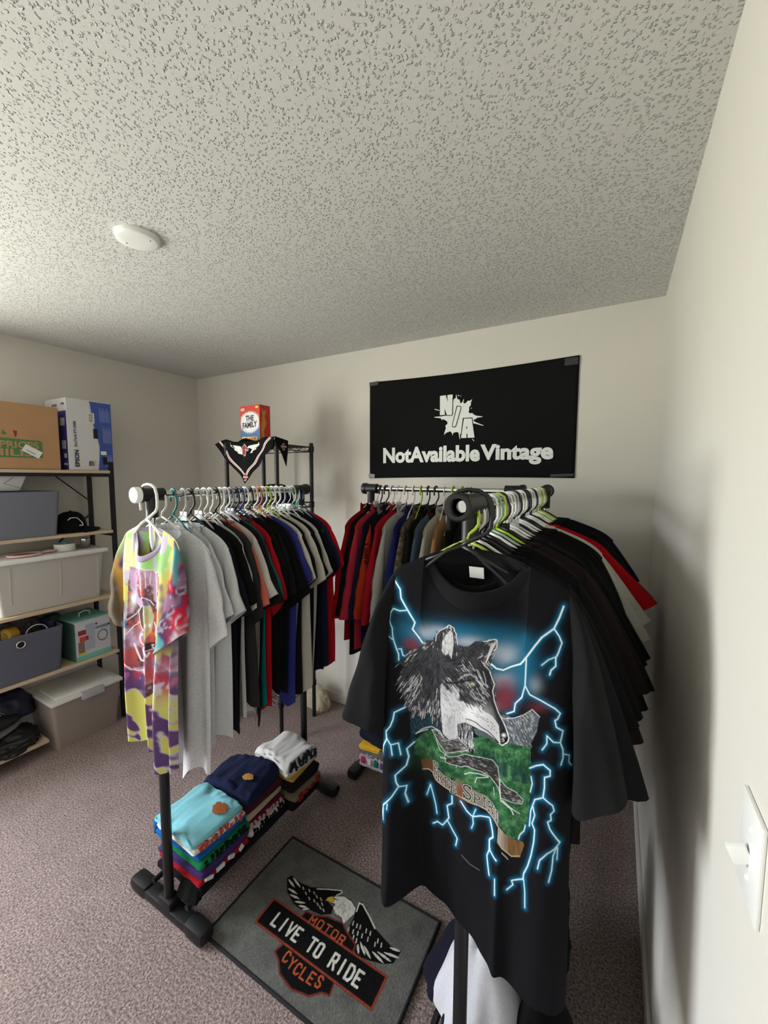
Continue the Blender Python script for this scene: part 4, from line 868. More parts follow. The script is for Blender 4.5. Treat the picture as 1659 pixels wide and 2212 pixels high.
heap('crumpled_shirt', 'black shirt with silver studs lying behind the white shirt on the right rack base', 'clothes', (-.215, 1.27, .09), (.15,.13,.34), cloth((26,26,34)), 12, amp=.22)
heap('tote_bag', 'cream cloth bag on the carpet by the foot of the wire shelf', 'bag', (-1.78, 2.17, 0), (.12,.05,.13), cloth((196,186,160)), 15, amp=.18)
# ================================================================ banner on the back wall
t = thing('banner', 'black wall banner with white NotAvailableVintage lettering and N/A splatter emblem', 'banner', (0, YB, 0))
BX0, BX1, BZ0, BZ1 = -1.408, -.186, 1.618, 2.227
nx_, nz_ = 60, 30
uu, vv = np.meshgrid(np.linspace(0,1,nx_), np.linspace(0,1,nz_), indexing='ij')
def ban_y(u, v): return -.006-.004*np.sin(u*pi)*np.sin(v*pi)*(1+.5*np.sin(u*9+v*4))
sag = lambda u, v: -.012*np.sin(u*pi)*v + .006*np.sin(u*pi)*(1-v)
BVv = np.stack([BX0+(BX1-BX0)*uu, ban_y(uu, vv), BZ0+(BZ1-BZ0)*vv+sag(uu, vv)-.006*(1-vv)*(1-uu)], -1).reshape(-1, 3)
M_BAN = mat('banner_cloth', lin((17,17,19)), rough=.9, spec=.2, bump=.3, bscale=700)
o = np_mesh('cloth', BVv, grid_faces(nx_, nz_), M_BAN, t)
sol = o.modifiers.new('thickness', 'SOLIDIFY'); sol.thickness = .001
M_INK = mat('white_ink', lin((232,236,234)), rough=.7)
def bfn(x, z):
    u = (x-BX0)/(BX1-BX0); v = (z-BZ0)/(BZ1-BZ0); return (x, float(ban_y(u, v))-.0022, z+float(sag(u, v)))
# words: three runs so the widths match
text_part('lettering', 'NotAvailable', .629, .099, lambda u, v: bfn(-.9915+u, 1.7065+v), M_INK, t, bold=.042)
text_part('lettering', 'Vintage', .384, .116, lambda u, v: bfn(-.4825+u, 1.6875+v), M_INK, t, bold=.042)
SPLAT = [(-0.8383, 2.0682), (-0.8351, 2.0782), (-0.8253, 2.0814), (-0.8225, 2.1047), (-0.8166, 2.0806), (-0.812, 2.07), (-0.8067, 2.0756), (-0.7978, 2.0605), (-0.7986, 2.0483), (-0.7857, 2.0533), (-0.7765, 2.0749), (-0.7782, 2.0506), (-0.7706, 2.0449), (-0.76, 2.0511), (-0.7517, 2.0605), (-0.7432, 2.0577), (-0.7276, 2.0664), (-0.7345, 2.0469), (-0.7342, 2.0337), (-0.7445, 2.0215), (-0.7431, 2.0052), (-0.7482, 1.9954), (-0.7352, 1.9843), (-0.7269, 1.9888), (-0.7161, 1.9779), (-0.7013, 1.9698), (-0.666, 1.9633), (-0.6659, 1.9603), (-0.6948, 1.9583), (-0.7051, 1.9509), (-0.7165, 1.9476), (-0.7153, 1.9405), (-0.6983, 1.9303), (-0.6586, 1.9118), (-0.6606, 1.9093), (-0.7066, 1.9248), (-0.7255, 1.928), (-0.7865, 1.8772), (-0.795, 1.8673), (-0.7954, 1.8363), (-0.7989, 1.8468), (-0.8039, 1.8781), (-0.8149, 1.8828), (-0.8347, 1.8796), (-0.8421, 1.8633), (-0.8435, 1.878), (-0.8549, 1.889), (-0.8794, 1.8819), (-0.8939, 1.87), (-0.8886, 1.8908), (-0.8821, 1.9093), (-0.8858, 1.9242), (-0.8724, 1.935), (-0.8738, 1.9465), (-0.8806, 1.9533), (-0.9034, 1.9652), (-0.9067, 1.956), (-0.9149, 1.9702), (-0.9552, 1.9772), (-0.9552, 1.9814), (-0.9173, 1.9809), (-0.8857, 1.9839), (-0.8455, 1.9842)]
NB = [(-0.9262, 2.1064), (-0.839, 2.1077), (-0.8394, 1.9899), (-0.8443, 1.9803), (-0.8789, 1.9824), (-0.8846, 1.987), (-0.9242, 1.9843)]
NL = [(-0.922, 2.1028), (-0.8866, 2.1047), (-0.8725, 2.0619), (-0.8766, 2.1043), (-0.8433, 2.1046), (-0.8446, 1.9944), (-0.8477, 1.9843), (-0.8767, 1.9864), (-0.892, 2.0272), (-0.8891, 1.9894), (-0.9209, 1.9879)]
AL = [(-0.773, 1.9585), (-0.7272, 1.9564), (-0.7089, 1.8449), (-0.7492, 1.8456), (-0.7508, 1.8693), (-0.7561, 1.8695), (-0.7556, 1.8449), (-0.7891, 1.8464)]
AB = [(-0.7796, 1.9631), (-0.7231, 1.9612), (-0.7036, 1.8406), (-0.7934, 1.8424), (-0.7888, 1.8835)]
SL = [(-0.8145, 2.0313), (-0.8048, 2.0315), (-0.7938, 2.0275), (-0.7947, 2.0174), (-0.8222, 1.9205), (-0.8265, 1.9156), (-0.8409, 1.9174), (-0.84, 1.9278)]
SLB = [(-0.819, 2.0357), (-0.8049, 2.0362), (-0.7907, 2.0303), (-0.7904, 2.017), (-0.8189, 1.9162), (-0.8242, 1.9102), (-0.8442, 1.913), (-0.8449, 1.926)]
AH = [(-0.756, 1.9125), (-0.7528, 1.9113), (-0.7525, 1.899), (-0.7585, 1.8993)]
DR = [[(-0.9548, 2.029), (-0.9248, 2.0193), (-0.9259, 2.0152), (-0.9552, 2.0248)], [(-0.7318, 2.0184), (-0.7275, 2.0171), (-0.7316, 2.0113), (-0.7342, 2.0136)], [(-0.7214, 1.8393), (-0.7106, 1.8266), (-0.7126, 1.8236), (-0.7235, 1.8373)], [(-0.8148, 2.0972), (-0.8039, 2.0974), (-0.8038, 2.0916), (-0.8125, 2.0935)], [(-0.7984, 2.0932), (-0.7913, 2.0915), (-0.794, 2.0887), (-0.7973, 2.09)]]
def lay(pts, k): return [(x, bfn(x, z)[1]-.0004*k, bfn(x, z)[2]) for x, z in pts]
mb = MB(); mb.add(lay(SPLAT, 0), [tuple(range(len(SPLAT)))])
for d in DR: mb.add(lay(d, 0), [(0,1,2,3)])
mb.build('emblem_splatter', M_INK, t, fix=False)
mb = MB()
for P in (NB, AB, SLB): mb.add(lay(P, 1), [tuple(range(len(P)))])
mb.build('emblem_outline', M_BAN, t, fix=False)
mb = MB()
for P in (NL, AL, SL): mb.add(lay(P, 2), [tuple(range(len(P)))])
mb.build('emblem_letters', M_INK, t, fix=False)
MB().add(lay(AH, 3), [(0,1,2,3)]).build('emblem_outline', M_BAN, t, fix=False)
M_TAPE = mat('black_tape', lin((52,52,52)), rough=.35, spec=.6)
for x, z, w, h, r in [(-1.375, 2.214, .065, .022, -.05), (-.222, 2.200, .062, .036, 0), (-1.39, 1.628, .045, .026, .15), (-.245, 1.632, .11, .014, -.04)]:
    MB().box((x, -.012, z), (w,.0015,h), ry=r, bev=.0004).build('tape_strip', M_TAPE, t)

# ================================================================ door mat
t = thing('door_mat', 'grey door mat with an eagle and LIVE TO RIDE shield on the carpet', 'door mat', (-1.190, .827, .002))
MW, MH = .703, .450
nx_, ny_ = 520, 340
uu, vv = np.meshgrid(np.linspace(.004,MW-.004,nx_), np.linspace(.004,MH-.004,ny_), indexing='ij')
MP = np.stack([uu.ravel(), vv.ravel()], -1)
def paint_mat(P):
    g1 = fbm(P[:,0], P[:,1], 18, 3); cv = Canvas(P*1000, lin((98,98,95))); cv.C = cv.C*(.72+.55*g1)[:,None].astype(np.float32)
    S = lambda *p: [(p[k]*1000, p[k+1]*1000) for k in range(0, len(p), 2)]
    blk = lin((20,20,21)); rd = lin((112,48,40)); og = lin((176,84,52)); wh = lin((206,204,196)); R = random.Random(8)
    # wings
    lw = S(.1085,.297,.1189,.315,.1719,.3098,.2173,.3166,.2765,.3467,.3288,.3692,.3382,.356,.3102,.329,.2983,.3078,.337,.2984,.3458,.2762,.3154,.2555,.249,.2446,.2394,.2322,.2007,.2342,.1458,.257)
    rw = S(.4122,.3553,.4182,.3693,.4477,.3582,.514,.3143,.5858,.2951,.6252,.3004,.6175,.2545,.5897,.2359,.5462,.2218,.502,.213,.4656,.2264,.4267,.2675,.4253,.3019)
    for W in (lw, rw): cv.poly(W, blk, 1)
    def feather(tx, ty, bx, by, w):
        dx, dy = bx-tx, by-ty; L = math.hypot(dx, dy); nx_, ny_ = -dy/L*w, dx/L*w
        P_ = S(tx, ty, tx+dx*.25+nx_*.8, ty+dy*.25+ny_*.8, tx+dx*.6+nx_, ty+dy*.6+ny_, bx+nx_*.3, by+ny_*.3, bx-nx_*.3, by-ny_*.3, tx+dx*.6-nx_, ty+dy*.6-ny_, tx+dx*.25-nx_*.8, ty+dy*.25-ny_*.8)
        cv.line(P_+[P_[0]], 2.6, blk, 1, soft=.6); cv.poly(P_, wh, 1); cv.line(S(tx+dx*.2, ty+dy*.2, bx, by), .9, lin((130,130,124)), .7)
    LF = [(.1266,.3114,.1802,.2954),(.1153,.297,.1601,.2839),(.1396,.2684,.1863,.269),(.1621,.2533,.2075,.2594),(.1957,.242,.2371,.2586),(.2185,.2374,.2525,.25),(.2411,.2349,.262,.250)]
    RF = [(.503,.2192,.4841,.2428),(.5252,.2264,.4875,.2535),(.5462,.2273,.5057,.2493),(.5898,.2386,.5398,.2487),(.611,.2548,.5546,.2572),(.6303,.2781,.5756,.2664),(.6239,.2968,.5857,.2893)]
    for q in LF+RF: feather(*q, .0042)
    for a, b in [(.1887,.3003),(.2102,.2901),(.2339,.2817),(.2374,.3075),(.255,.3011),(.275,.3016),(.2567,.284),(.2756,.2806),(.2915,.2758),(.308,.2749),(.215,.305),(.29,.29)]: cv.line(S(a, b, a+.009, b-.005), 3.6, wh, .85, soft=1)
    for a, b in [(.4313,.2956),(.4478,.2954),(.4605,.2979),(.4278,.2713),(.4467,.2727),(.4639,.2763),(.4811,.277),(.5046,.2783),(.5343,.2773),(.5379,.2913),(.5545,.286),(.5026,.2985),(.4854,.2979),(.458,.258),(.472,.255)]: cv.line(S(a, b, a+.004, b-.011), 4.0, wh, .85, soft=1)
    cv.line(S(.2415,.3229,.2795,.3428,.3279,.3649,.3354,.3599,.3223,.3396), 4.6, wh, .95, soft=1)
    cv.line(S(.4215,.3297,.4146,.3602), 5, wh, .95, soft=1); cv.line(S(.4146,.3602,.4287,.3620,.4754,.3371,.510,.3151), 5.5, wh, .95, soft=1)
    # shield
    up = S(.255,.208,.258,.238,.300,.243,.340,.262,.400,.272,.430,.255,.478,.238,.486,.206)
    lowp = S(.250,.085,.262,.120,.478,.118,.486,.082,.460,.075,.430,.048,.370,.034,.310,.046,.280,.072)
    for W in (up, lowp): cv.poly(W, blk, 1); cv.line(W+[W[0]], 6, rd, .95, soft=1)
    head = S(.3196,.3217,.3186,.3338,.3493,.3514,.385,.3503,.4123,.338,.4196,.3185,.413,.2981,.4045,.2706,.3848,.2853,.3592,.2839,.3388,.2959,.338,.3128,.3242,.3102)
    cv.line(head+[head[0]], 5, blk, 1, soft=1); cv.poly(head, wh, 1)
    for k in range(40):
        a, b = R.uniform(.345,.41), R.uniform(.275,.335); cv.line(S(a, b, a+.006, b-.012), 1.3, lin((110,110,104)), .8, soft=.5)
    cv.poly(S(.297,.3036,.2985,.3165,.306,.326,.324,.331,.330,.318,.322,.308,.310,.309), lin((196,160,60)), 1); cv.line(S(.320,.326,.334,.328), 3.5, blk, .9)
    bar = S(.123,.118,.123,.212,.616,.212,.616,.118); cv.poly(bar, blk, 1)
    cv.line(bar+[bar[0]], 8, rd, 1, soft=1); cv.line(bar+[bar[0]], 2, og, .8, soft=1)
    def word(txt, cx, by, w, h, col, wt, arc_=0, slant=0):
        n = len(txt); cw = w/n
        for k, ch in enumerate(txt):
            if ch == ' ': continue
            x0 = cx-w/2+k*cw+cw*.14; u = (k+.5)/n*2-1; y0 = by+arc_*u*u; 
            for (a, b, c, d) in GL[ch]: cv.line(S(x0+a*cw*.72, y0+b*h, x0+c*cw*.72, y0+d*h), wt, col, 1, soft=.8)
    word('LIVE TO RIDE', .365, .141, .385, .042, wh, 8.0)
    word('MOTOR', .366, .2165, .160, .026, og, 5.0, arc_=-.006); word('CYCLES', .368, .070, .165, .030, og, 5.5, arc_=.012)
    return cv.C
GL = {'L':[(0,1,0,0),(0,0,.8,0)],'I':[(.4,0,.4,1)],'V':[(0,1,.45,0),(.45,0,.9,1)],'E':[(0,0,0,1),(0,1,.8,1),(0,.5,.6,.5),(0,0,.8,0)],'T':[(.45,0,.45,1),(0,1,.9,1)],'O':[(.05,.1,.05,.9),(.05,.9,.25,1),(.25,1,.65,1),(.65,1,.85,.9),(.85,.9,.85,.1),(.85,.1,.65,0),(.65,0,.25,0),(.25,0,.05,.1)],
 'R':[(0,0,0,1),(0,1,.7,1),(.7,1,.8,.8),(.8,.8,.7,.5),(.7,.5,0,.5),(.4,.5,.85,0)],'D':[(0,0,0,1),(0,1,.6,1),(.6,1,.85,.75),(.85,.75,.85,.25),(.85,.25,.6,0),(.6,0,0,0)],'M':[(0,0,0,1),(0,1,.45,.4),(.45,.4,.9,1),(.9,1,.9,0)],'C':[(.85,.8,.65,1),(.65,1,.2,1),(.2,1,.03,.75),(.03,.75,.03,.25),(.03,.25,.2,0),(.2,0,.65,0),(.65,0,.85,.2)],
 'Y':[(0,1,.45,.5),(.9,1,.45,.5),(.45,.5,.45,0)],'S':[(.85,.85,.6,1),(.6,1,.2,1),(.2,1,.05,.8),(.05,.8,.2,.55),(.2,.55,.65,.45),(.65,.45,.85,.25),(.85,.25,.65,0),(.65,0,.2,0),(.2,0,.02,.18)]}
V = np.stack([MP[:,0], MP[:,1], .0075+.0006*(fbm(MP[:,0], MP[:,1], 60, 2)-.5)], -1)
M_MAT = mat('mat_pile', rough=1, spec=.05, attr='print', bump=1.2, bscale=420, var=.28, vscale=300, stretch=(1.0,.35,1))
np_mesh('pile', V, grid_faces(nx_, ny_), M_MAT, t, paint_mat(MP))
mb = MB(); mb.box((MW/2, MH/2, .003), (MW-.004, MH-.004, .006), bev=.001); mb.build('backing', mat('rubber', lin((22,22,24)), rough=.8), t)
mb = MB()
for a, b in (((0,0),(MW,0)), ((MW,0),(MW,MH)), ((MW,MH),(0,MH)), ((0,MH),(0,0))): mb.cyl((*a,.005), (*b,.005), .0058, 8)
mb.build('edge_binding', mat('binding', lin((24,24,28)), rough=.9), t, auto=50)

# ================================================================ steel-framed shelf unit along the left wall
M_BOARD = mat('shelf_board', lin((196,176,150)), rough=.55, var=.06, vscale=14, stretch=(8,1,8))
t = thing('shelf_unit', 'black metal shelf unit with pale wooden boards along the left wall', 'shelf unit', (0,0,0))
SF, SB, SY0, SY1 = -2.81, -3.10, .46, 1.425
for zz in (1.655, 1.275, .855, .480): 
    box('shelf_board', ((SF+SB)/2, (SY0+SY1)/2, zz-.009), (SF-SB+.01, SY1-SY0-.02, .018), M_BOARD, t, bev=.002)
    mb = MB(); 
    for yy in (SY0, SY1-.012): mb.box(((SF+SB)/2, yy, zz-.030), (SF-SB-.02, .02, .02), bev=.002)
    for xx in ((SF-.006, SB+.006) if zz > 1.5 else (SB+.006,)): mb.box((xx, (SY0+SY1)/2, zz-.028), (.016, SY1-SY0, .020), bev=.002)
    mb.build('crossbar', M_METALB, t)
box('shelf_board', ((SF+SB)/2, (SY0+1.0)/2, .082), (SF-SB+.01, 1.0-SY0, .018), M_BOARD, t, bev=.002)
for xx in (SF, SB+.01):
    for yy in (SY0, SY1-.008): box('post', (xx-.004, yy, .86), (.024, .022, 1.72 if xx == SB+.01 else 1.70), M_METALB, t, bev=.002)
MB().cyl((SB+.02, 1.40, 1.36), (SB+.02, 1.22, 1.20), .006, 8).build('brace', M_METALB, t)
MB().cyl((SB+.02, 1.22, 1.62), (SB+.02, 1.40, 1.46), .004, 8).build('brace', M_METALB, t)

# cardboard box
M_CARD = mat('cardboard', lin((176,136,98)), rough=.85, var=.05, vscale=12)
t = thing('cardboard_box', 'brown cardboard box with green print and white sticker on the top shelf', 'box', (-2.955, .90, 1.656))
X0 = .135
MB().box((0,0,.178), (.27,.50,.354), bev=.004).build('carton', M_CARD, t)
M_GRN = mat('green_ink', lin((74,124,72)), rough=.8); M_REDI = mat('red_ink', lin((150,40,44)), rough=.8)
pf = lambda u, v: (X0+.0012, u, v)
# printed panel with reversed letters, chilli and leaves
mb = MB(); mb.add([pf(-.20,.062),pf(.165,.064),pf(.165,.150),pf(.155,.158),pf(-.20,.172)], [(0,1,2,3,4)]); mb.build('printed_panel', M_GRN, t, fix=False)
text_part('lettering', 'DAY PRICES', .30, .038, lambda u, v: (X0+.002, u-.00, .112+v), M_CARD, t, bold=.03)
text_part('lettering', 'CHILIS', .24, .038, lambda u, v: (X0+.002, u+.0, .070+v), M_CARD, t, bold=.03)
mb = MB()
for (a, b, s) in ((-.075,.188,1.0),(-.035,.186,.9),(-.005,.182,.7),(-.12,.19,1.1)): mb.add([pf(a,b),pf(a+.028*s,b),pf(a+.004*s,b+.040*s)], [(0,1,2)]); 
mb.build('printed_leaf', M_GRN, t, fix=False)
mb = MB(); mb.add([pf(.048,.168),pf(.055,.180),pf(.058,.205),pf(.040,.206),pf(.044,.190)], [(0,1,2,3,4)]); mb.build('printed_chilli', M_REDI, t, fix=False)
MB().box((X0+.002,.118,.098), (.001,.085,.040), rx=-.52).build('sticker', mat('label_white', lin((225,225,222)), rough=.7), t)
MB().box((X0+.003,.112,.094), (.0006,.045,.004), rx=-.52).build('sticker_print', mat('grey_ink', lin((120,120,120))), t)

# printer carton
t = thing('printer_box', 'white and blue printer carton with EPSON lettering standing on the top shelf', 'box', (-2.958, 1.315, 1.656))
M_PBW = mat('carton_white', lin((206,206,208)), rough=.5); M_PBB = mat('carton_blue', lin((58,84,160)), rough=.5, var=.12, vscale=6); M_PBP = mat('carton_purple', lin((64,60,140)), rough=.5)
MB().box((0,0,.212), (.268,.245,.424), bev=.003).build('carton', M_PBW, t)
xf = .1352
def pp(u, v, k=1): return (xf+.0006*k, u, v)
mb = MB(); cur = [(.005,.400),(.012,.33),(.020,.27),(.035,.21),(.047,.15),(.044,.08),(.036,.01)]
mb.add([pp(.122,.002),pp(.122,.418),pp(.0,.418)]+[pp(*c) for c in cur]+[pp(.036,.002)], [tuple(range(11))]); mb.build('blue_panel', M_PBB, t, fix=False)
mb = MB(); 
for (u0,v0,u1,v1) in ((.055,.30,.115,.39),(.070,.17,.118,.275),(.078,.02,.118,.10)):
    n = 9
    for k in range(n): mb.add([pp(u0+(u1-u0)*k/n, v0, 2),pp(u0+(u1-u0)*(k+.5)/n, v0, 2),pp(u0+(u1-u0)*(k+.5)/n, v1-(v1-v0)*.35*((k*7) % 3)/3, 2),pp(u0+(u1-u0)*k/n, v1-(v1-v0)*.35*((k*7) % 3)/3, 2)], [(0,1,2,3)])
mb.build('fine_print', mat('pale_blue_ink', lin((130,140,196))), t, fix=False)['kind'] = 'stuff'
M_INKD = mat('dark_ink', lin((36,38,60)), rough=.6)
def vtext(txt, u, v, w, h, k=2, m=M_INKD, b=.02): return text_part('lettering', txt, w, h, lambda a, c: pp(u-c, v+a, k), m, t, bold=b)
vtext('EPSON', -.068, .070, .100, .024, b=.04); vtext('EcoTank ET-2400', -.076, .215, .150, .015)
MB().box((xf, .028, .225), (.004,.024,.060), bev=.001).build('hand_hole', M_BLACK, t)
MB().box((xf+.0005, .008, .318), (.001,.034,.062)).build('barcode_sticker', mat('label_white'), t)
mb = MB()
for k in range(10): mb.box((xf+.0014, .006, .295+k*.0052), (.0006,.026 if k % 3 else .018,.0022))
mb.build('barcode', M_INKD, t)
MB().box((xf+.0012, .074, .060), (.001,.026,.048), rx=.05).build('printed_picture', M_BLACK, t)
MB().box((xf+.0012, .068, .108), (.001,.032,.022)).build('printed_picture', mat('label_white'), t)
for k, c in enumerate([(40,40,44),(60,130,180),(200,70,110),(220,190,60)]): MB().box((xf+.0012, -.012+.009*k, .040+.004*(k % 2)), (.001,.007,.030)).build('printed_bottle', mat('ink_%d' % k, lin(c)), t)
yf = -.1232
mb = MB(); mb.box((0.0, yf, .175), (.262,.001,.345)); mb.build('side_panel', M_PBP, t)
for (x, z, w, h) in ((.085,.285,.05,.045),(.088,.150,.045,.050),(.10,.085,.03,.025),(.10,.035,.04,.012)): MB().box((x, yf-.001, z), (w,.001,h), ry=.06).build('side_sticker', mat('label_white'), t)
text_part('lettering', 'EPSON', .040, .012, lambda a, c: (.100-a, yf-.002, .395-c), M_INKD, t, bold=.03)
for k in range(3): MB().box((.02-.022*k, yf-.0015, .385), (.009,.001,.014)).build('side_icon', M_INKD, t)

# bins
def bin_mesh(w, d, h, taper=.06, wall=.006, rim=0):
    """open tapered bin: outer and inner walls, origin at base centre; w along x, d along y"""
    vs = []; fs = []; n = 4
    def ring(k, z, off=0):
        s = 1-taper*(1-z/h); a, b = w/2*s-off, d/2*s-off; r = min(.02, a*.3); out = []
        for (cx, cy, a0) in ((a-r, b-r, 0), (-a+r, b-r, 90), (-a+r, -b+r, 180), (a-r, -b+r, 270)):
            for q in range(n+1): w_ = radians(a0+90*q/n); out.append((cx+r*cos(w_), cy+r*sin(w_), z))
        return out
    rings = [ring(0, 0), ring(0, h*.5), ring(0, h), ring(0, h, wall), ring(0, h*.5, wall), ring(0, wall, wall)]
    for R_ in rings: vs += R_
    m = 4*(n+1)
    for k in range(5):
        for j in range(m): l = (j+1) % m; fs.append((k*m+j, k*m+l, (k+1)*m+l, (k+1)*m+j))
    fs.append(tuple(range(m))[::-1]); fs.append(tuple(5*m+j for j in range(m)))
    return vs, fs
M_GBIN = mat('grey_bin', lin((112,116,128)), rough=.6)
t = thing('storage_bin', 'slate-grey tapered plastic bin on the second shelf beside the black cap', 'storage bin', (-2.955, .87, 1.276))
mb = MB(); mb.add(*bin_mesh(.29, .53, .255, .08)); mb.build('bin_body', M_GBIN, t, auto=50)
t = thing('envelope', 'crumpled white paper parcel on top of the slate-grey bin', 'parcel', (-2.93, .86, 1.533), .1)
MB().box((0,0,.048), (.20,.26,.090), bev=.012, taper=.22).build('paper', mat('paper', lin((222,222,224)), rough=.8, bump=.8, bscale=30), t, auto=40)
MB().tube([(.104,.02,.045),(.095,.075,.085)], .0012, 5).build('fold', mat('grey_ink'), t); MB().tube([(.104,.02,.045),(.108,.125,.008)], .0012, 5).build('fold', mat('grey_ink'), t)
# cap
t = thing('baseball_cap', 'black baseball cap with white emblem on the second shelf', 'cap', (-2.93, 1.215, 1.277), -.1)
M_CAP = cloth((20,20,22))
vs = []; nu, nv = 28, 12
for i in range(nu):
    a = 2*pi*i/nu
    for j in range(nv):
        e = (j/(nv-1))*pi/2; r = cos(e)**.75 if j < nv-1 else 0; vs.append((.088*r*cos(a), .092*r*sin(a)+.012*sin(e), .125*sin(e)**1.05))
np_mesh('crown', np.array(vs), grid_faces(nu, nv, close=True), M_CAP, t)
mb = MB(); n = 15; vs = []; fs = []
for i in range(n):
    a = radians(-75+150*i/(n-1)); 
    for q, (r, z) in enumerate(((.070,.018),(.120,.012),(.155,.004),(.157,.001),(.120,.008),(.070,.014))): vs.append((r*.62*sin(a)*(1.15), .022+r*cos(a)*1.05-.02, z+.010*(1-abs(a))))
for i in range(n-1):
    for q in range(6): l = (q+1) % 6; fs.append((i*6+q, i*6+l, (i+1)*6+l, (i+1)*6+q))
mb.add(vs, fs); mb.build('visor', M_CAP, t, smooth=True)
MB().lathe((0,.012,.125), [(.008,-.003),(.007,.003),(.0005,.005)], 12).build('button', M_CAP, t)
mb = MB(); mb.tube([(.088,-.030,.078),(.090,-.015,.092),(.086,.018,.090),(.078,.045,.060),(.078,.050,.040),(.083,.030,.042)], .0042, 6, flat=.5); mb.build('emblem', M_INK, t)

# big white-rimmed tote on the third shelf with things on it
M_WTUB = mat('milky_plastic', lin((196,192,186)), rough=.4, trans=.12)
t = thing('storage_tote', 'large milky plastic tote with white rim on the third shelf', 'storage tote', (-2.955, 1.085, .857))
mb = MB(); mb.add(*bin_mesh(.27, .545, .285, .10)); mb.build('tub', M_WTUB, t, auto=50)
for yy in (-.20, .03, .23): MB().box((.1285, yy, .16), (.006,.008,.20), bev=.002, ry=.05).build('rib', M_WTUB, t)
MB().box((0,0,.296), (.30,.580,.028), bev=.010).build('lid', plastic('lid_white', (226,226,226), .4), t, auto=50)
ZT = .857+.312
M_ROLL = mat('tape_white', lin((222,224,220)), rough=.5)
t = thing('tape_roll', 'white roll of tape lying on the large milky tote', 'tape', (-2.90, 1.175, ZT))
mb = MB(); mb.lathe((0,0,0), [(.026,.0),(.052,.0),(.053,.002),(.053,.040),(.052,.042),(.026,.042),(.026,.0)], 32); mb.build('roll', M_ROLL, t, auto=40)
MB().box((.002,0,.045), (.03,.012,.008), bev=.002, rz=.4).build('loose_end', mat('blue_plastic', lin((80,160,200))), t)
t = thing('glass_jar', 'small clear glass jar on the large milky tote beside the tape', 'jar', (-2.91, 1.290, ZT))
MB().lathe((0,0,0), [(.0003,0),(.024,0),(.026,.004),(.026,.046),(.023,.052),(.023,.055),(.021,.055),(.021,.050),(.023,.044),(.023,.005),(.0003,.004)], 24).build('glass', mat('jar_glass', (.9,.93,.92), rough=.05, trans=.9, alpha=.8), t, smooth=True)
MB().lathe((0,0,.0), [(.0245,.046),(.0255,.046),(.0255,.058),(.0003,.059)], 24).build('lid', M_STEEL, t, auto=40)
t = thing('hand_mirror', 'pink plastic hand mirror lying on the large milky tote', 'mirror', (-2.88, .975, ZT))
mb = MB(); mb.tube([(.055*cos(2*pi*k/28), .075*sin(2*pi*k/28), .008) for k in range(28)], .0065, 8, closed=True); mb.build('rim', plastic('pink', (214,178,182), .4), t, smooth=True)
MB().lathe((0,0,.006), [(.0003,0),(.052,0),(.052,.003),(.0003,.003)], 28).build('glass', mat('mirror_dark', lin((120,92,92)), rough=.15), t)
mb = MB(); mb.tube([(.0,.078,.008),(.004,.11,.012),(.002,.15,.010)], [.007,.009,.006], 8); mb.build('handle', plastic('pink', (214,178,182), .4), t, smooth=True)

# fabric bin, tea box, dark case on the fourth shelf
t = thing('storage_bin', 'grey fabric bin with a metal grommet on the fourth shelf', 'storage bin', (-2.950, .845, .481))
M_FBIN = mat('grey_fabric', lin((92,94,110)), rough=.8, bump=.5, bscale=800)
mb = MB(); mb.add(*bin_mesh(.28, .53, .262, .07)); mb.build('bin_body', M_FBIN, t, auto=50)
mb = MB(); mb.tube([(.1385+.004, .060+.019*cos(2*pi*k/24), .212+.019*sin(2*pi*k/24)) for k in range(24)], .0035, 8, closed=True); mb.build('grommet', M_CHROME, t, smooth=True)
MB().lathe((.1375,.060,.212), [(.017,.002),(.0003,.0025)], 20, 'X').build('grommet_hole', M_BLACK, t)
t = thing('tape_roll', 'amber roll of packing tape standing in the grey fabric bin', 'tape', (-2.90, .890, .735), .35)
MB().lathe((0,0,0), [(.024,-.024),(.040,-.024),(.042,-.020),(.042,.020),(.040,.024),(.024,.024),(.024,-.024)], 32, 'Y').build('roll', mat('amber_tape', lin((186,140,50)), rough=.25), t, auto=40)
MB().lathe((0,0,0), [(.0225,-.025),(.025,-.025),(.025,.025),(.0225,.025),(.0225,-.025)], 32, 'Y').build('core', mat('amber_core', lin((220,200,110)), rough=.5), t, auto=40)
t = thing('cable', 'white looped cable sticking out of the grey fabric bin', 'cable', (-2.87, 1.000, .74))
MB().tube([(0, .05*cos(pi*k/14), .045*sin(pi*k/14)-.02) for k in range(15)], .0028, 7).build('cord', M_WHITE, t, smooth=True)
heap('patterned_cloth', 'dark grey patterned cloth bunched at the back of the grey fabric bin', 'cloth', (-3.0, .87, .66), (.085,.20,.14), mat('pattern_cloth', lin((70,66,68)), rough=.9, var=.8, vscale=55), 21, amp=.2, sub=4)
box_o = thing('notebook', 'dark blue book standing in the right end of the grey fabric bin', 'book', (-2.95, 1.065, .60), .1)
MB().box((0,0,.08), (.15,.03,.17), bev=.002).build('cover', mat('navy_cover', lin((44,48,84)), rough=.5), box_o)
t = thing('appliance_box', 'white and mint carton with red print and a handle on the fourth shelf', 'box', (-2.945, 1.262, .481), .06)
M_MINT = mat('mint_card', lin((120,186,172)), rough=.6)
MB().box((0,0,.124), (.24,.205,.248), bev=.003).build('carton', mat('carton_pale', lin((196,198,206)), rough=.6), t)
MB().box((0,0,.2495), (.242,.207,.004), bev=.001).build('top_panel', M_MINT, t)
MB().box((.1208,0,.016), (.001,.204,.030)).build('mint_band', M_MINT, t); MB().box((0,-.1032,.12), (.24,.001,.24)).build('side_panel', mat('dark_mint', lin((70,104,98)), rough=.6), t)
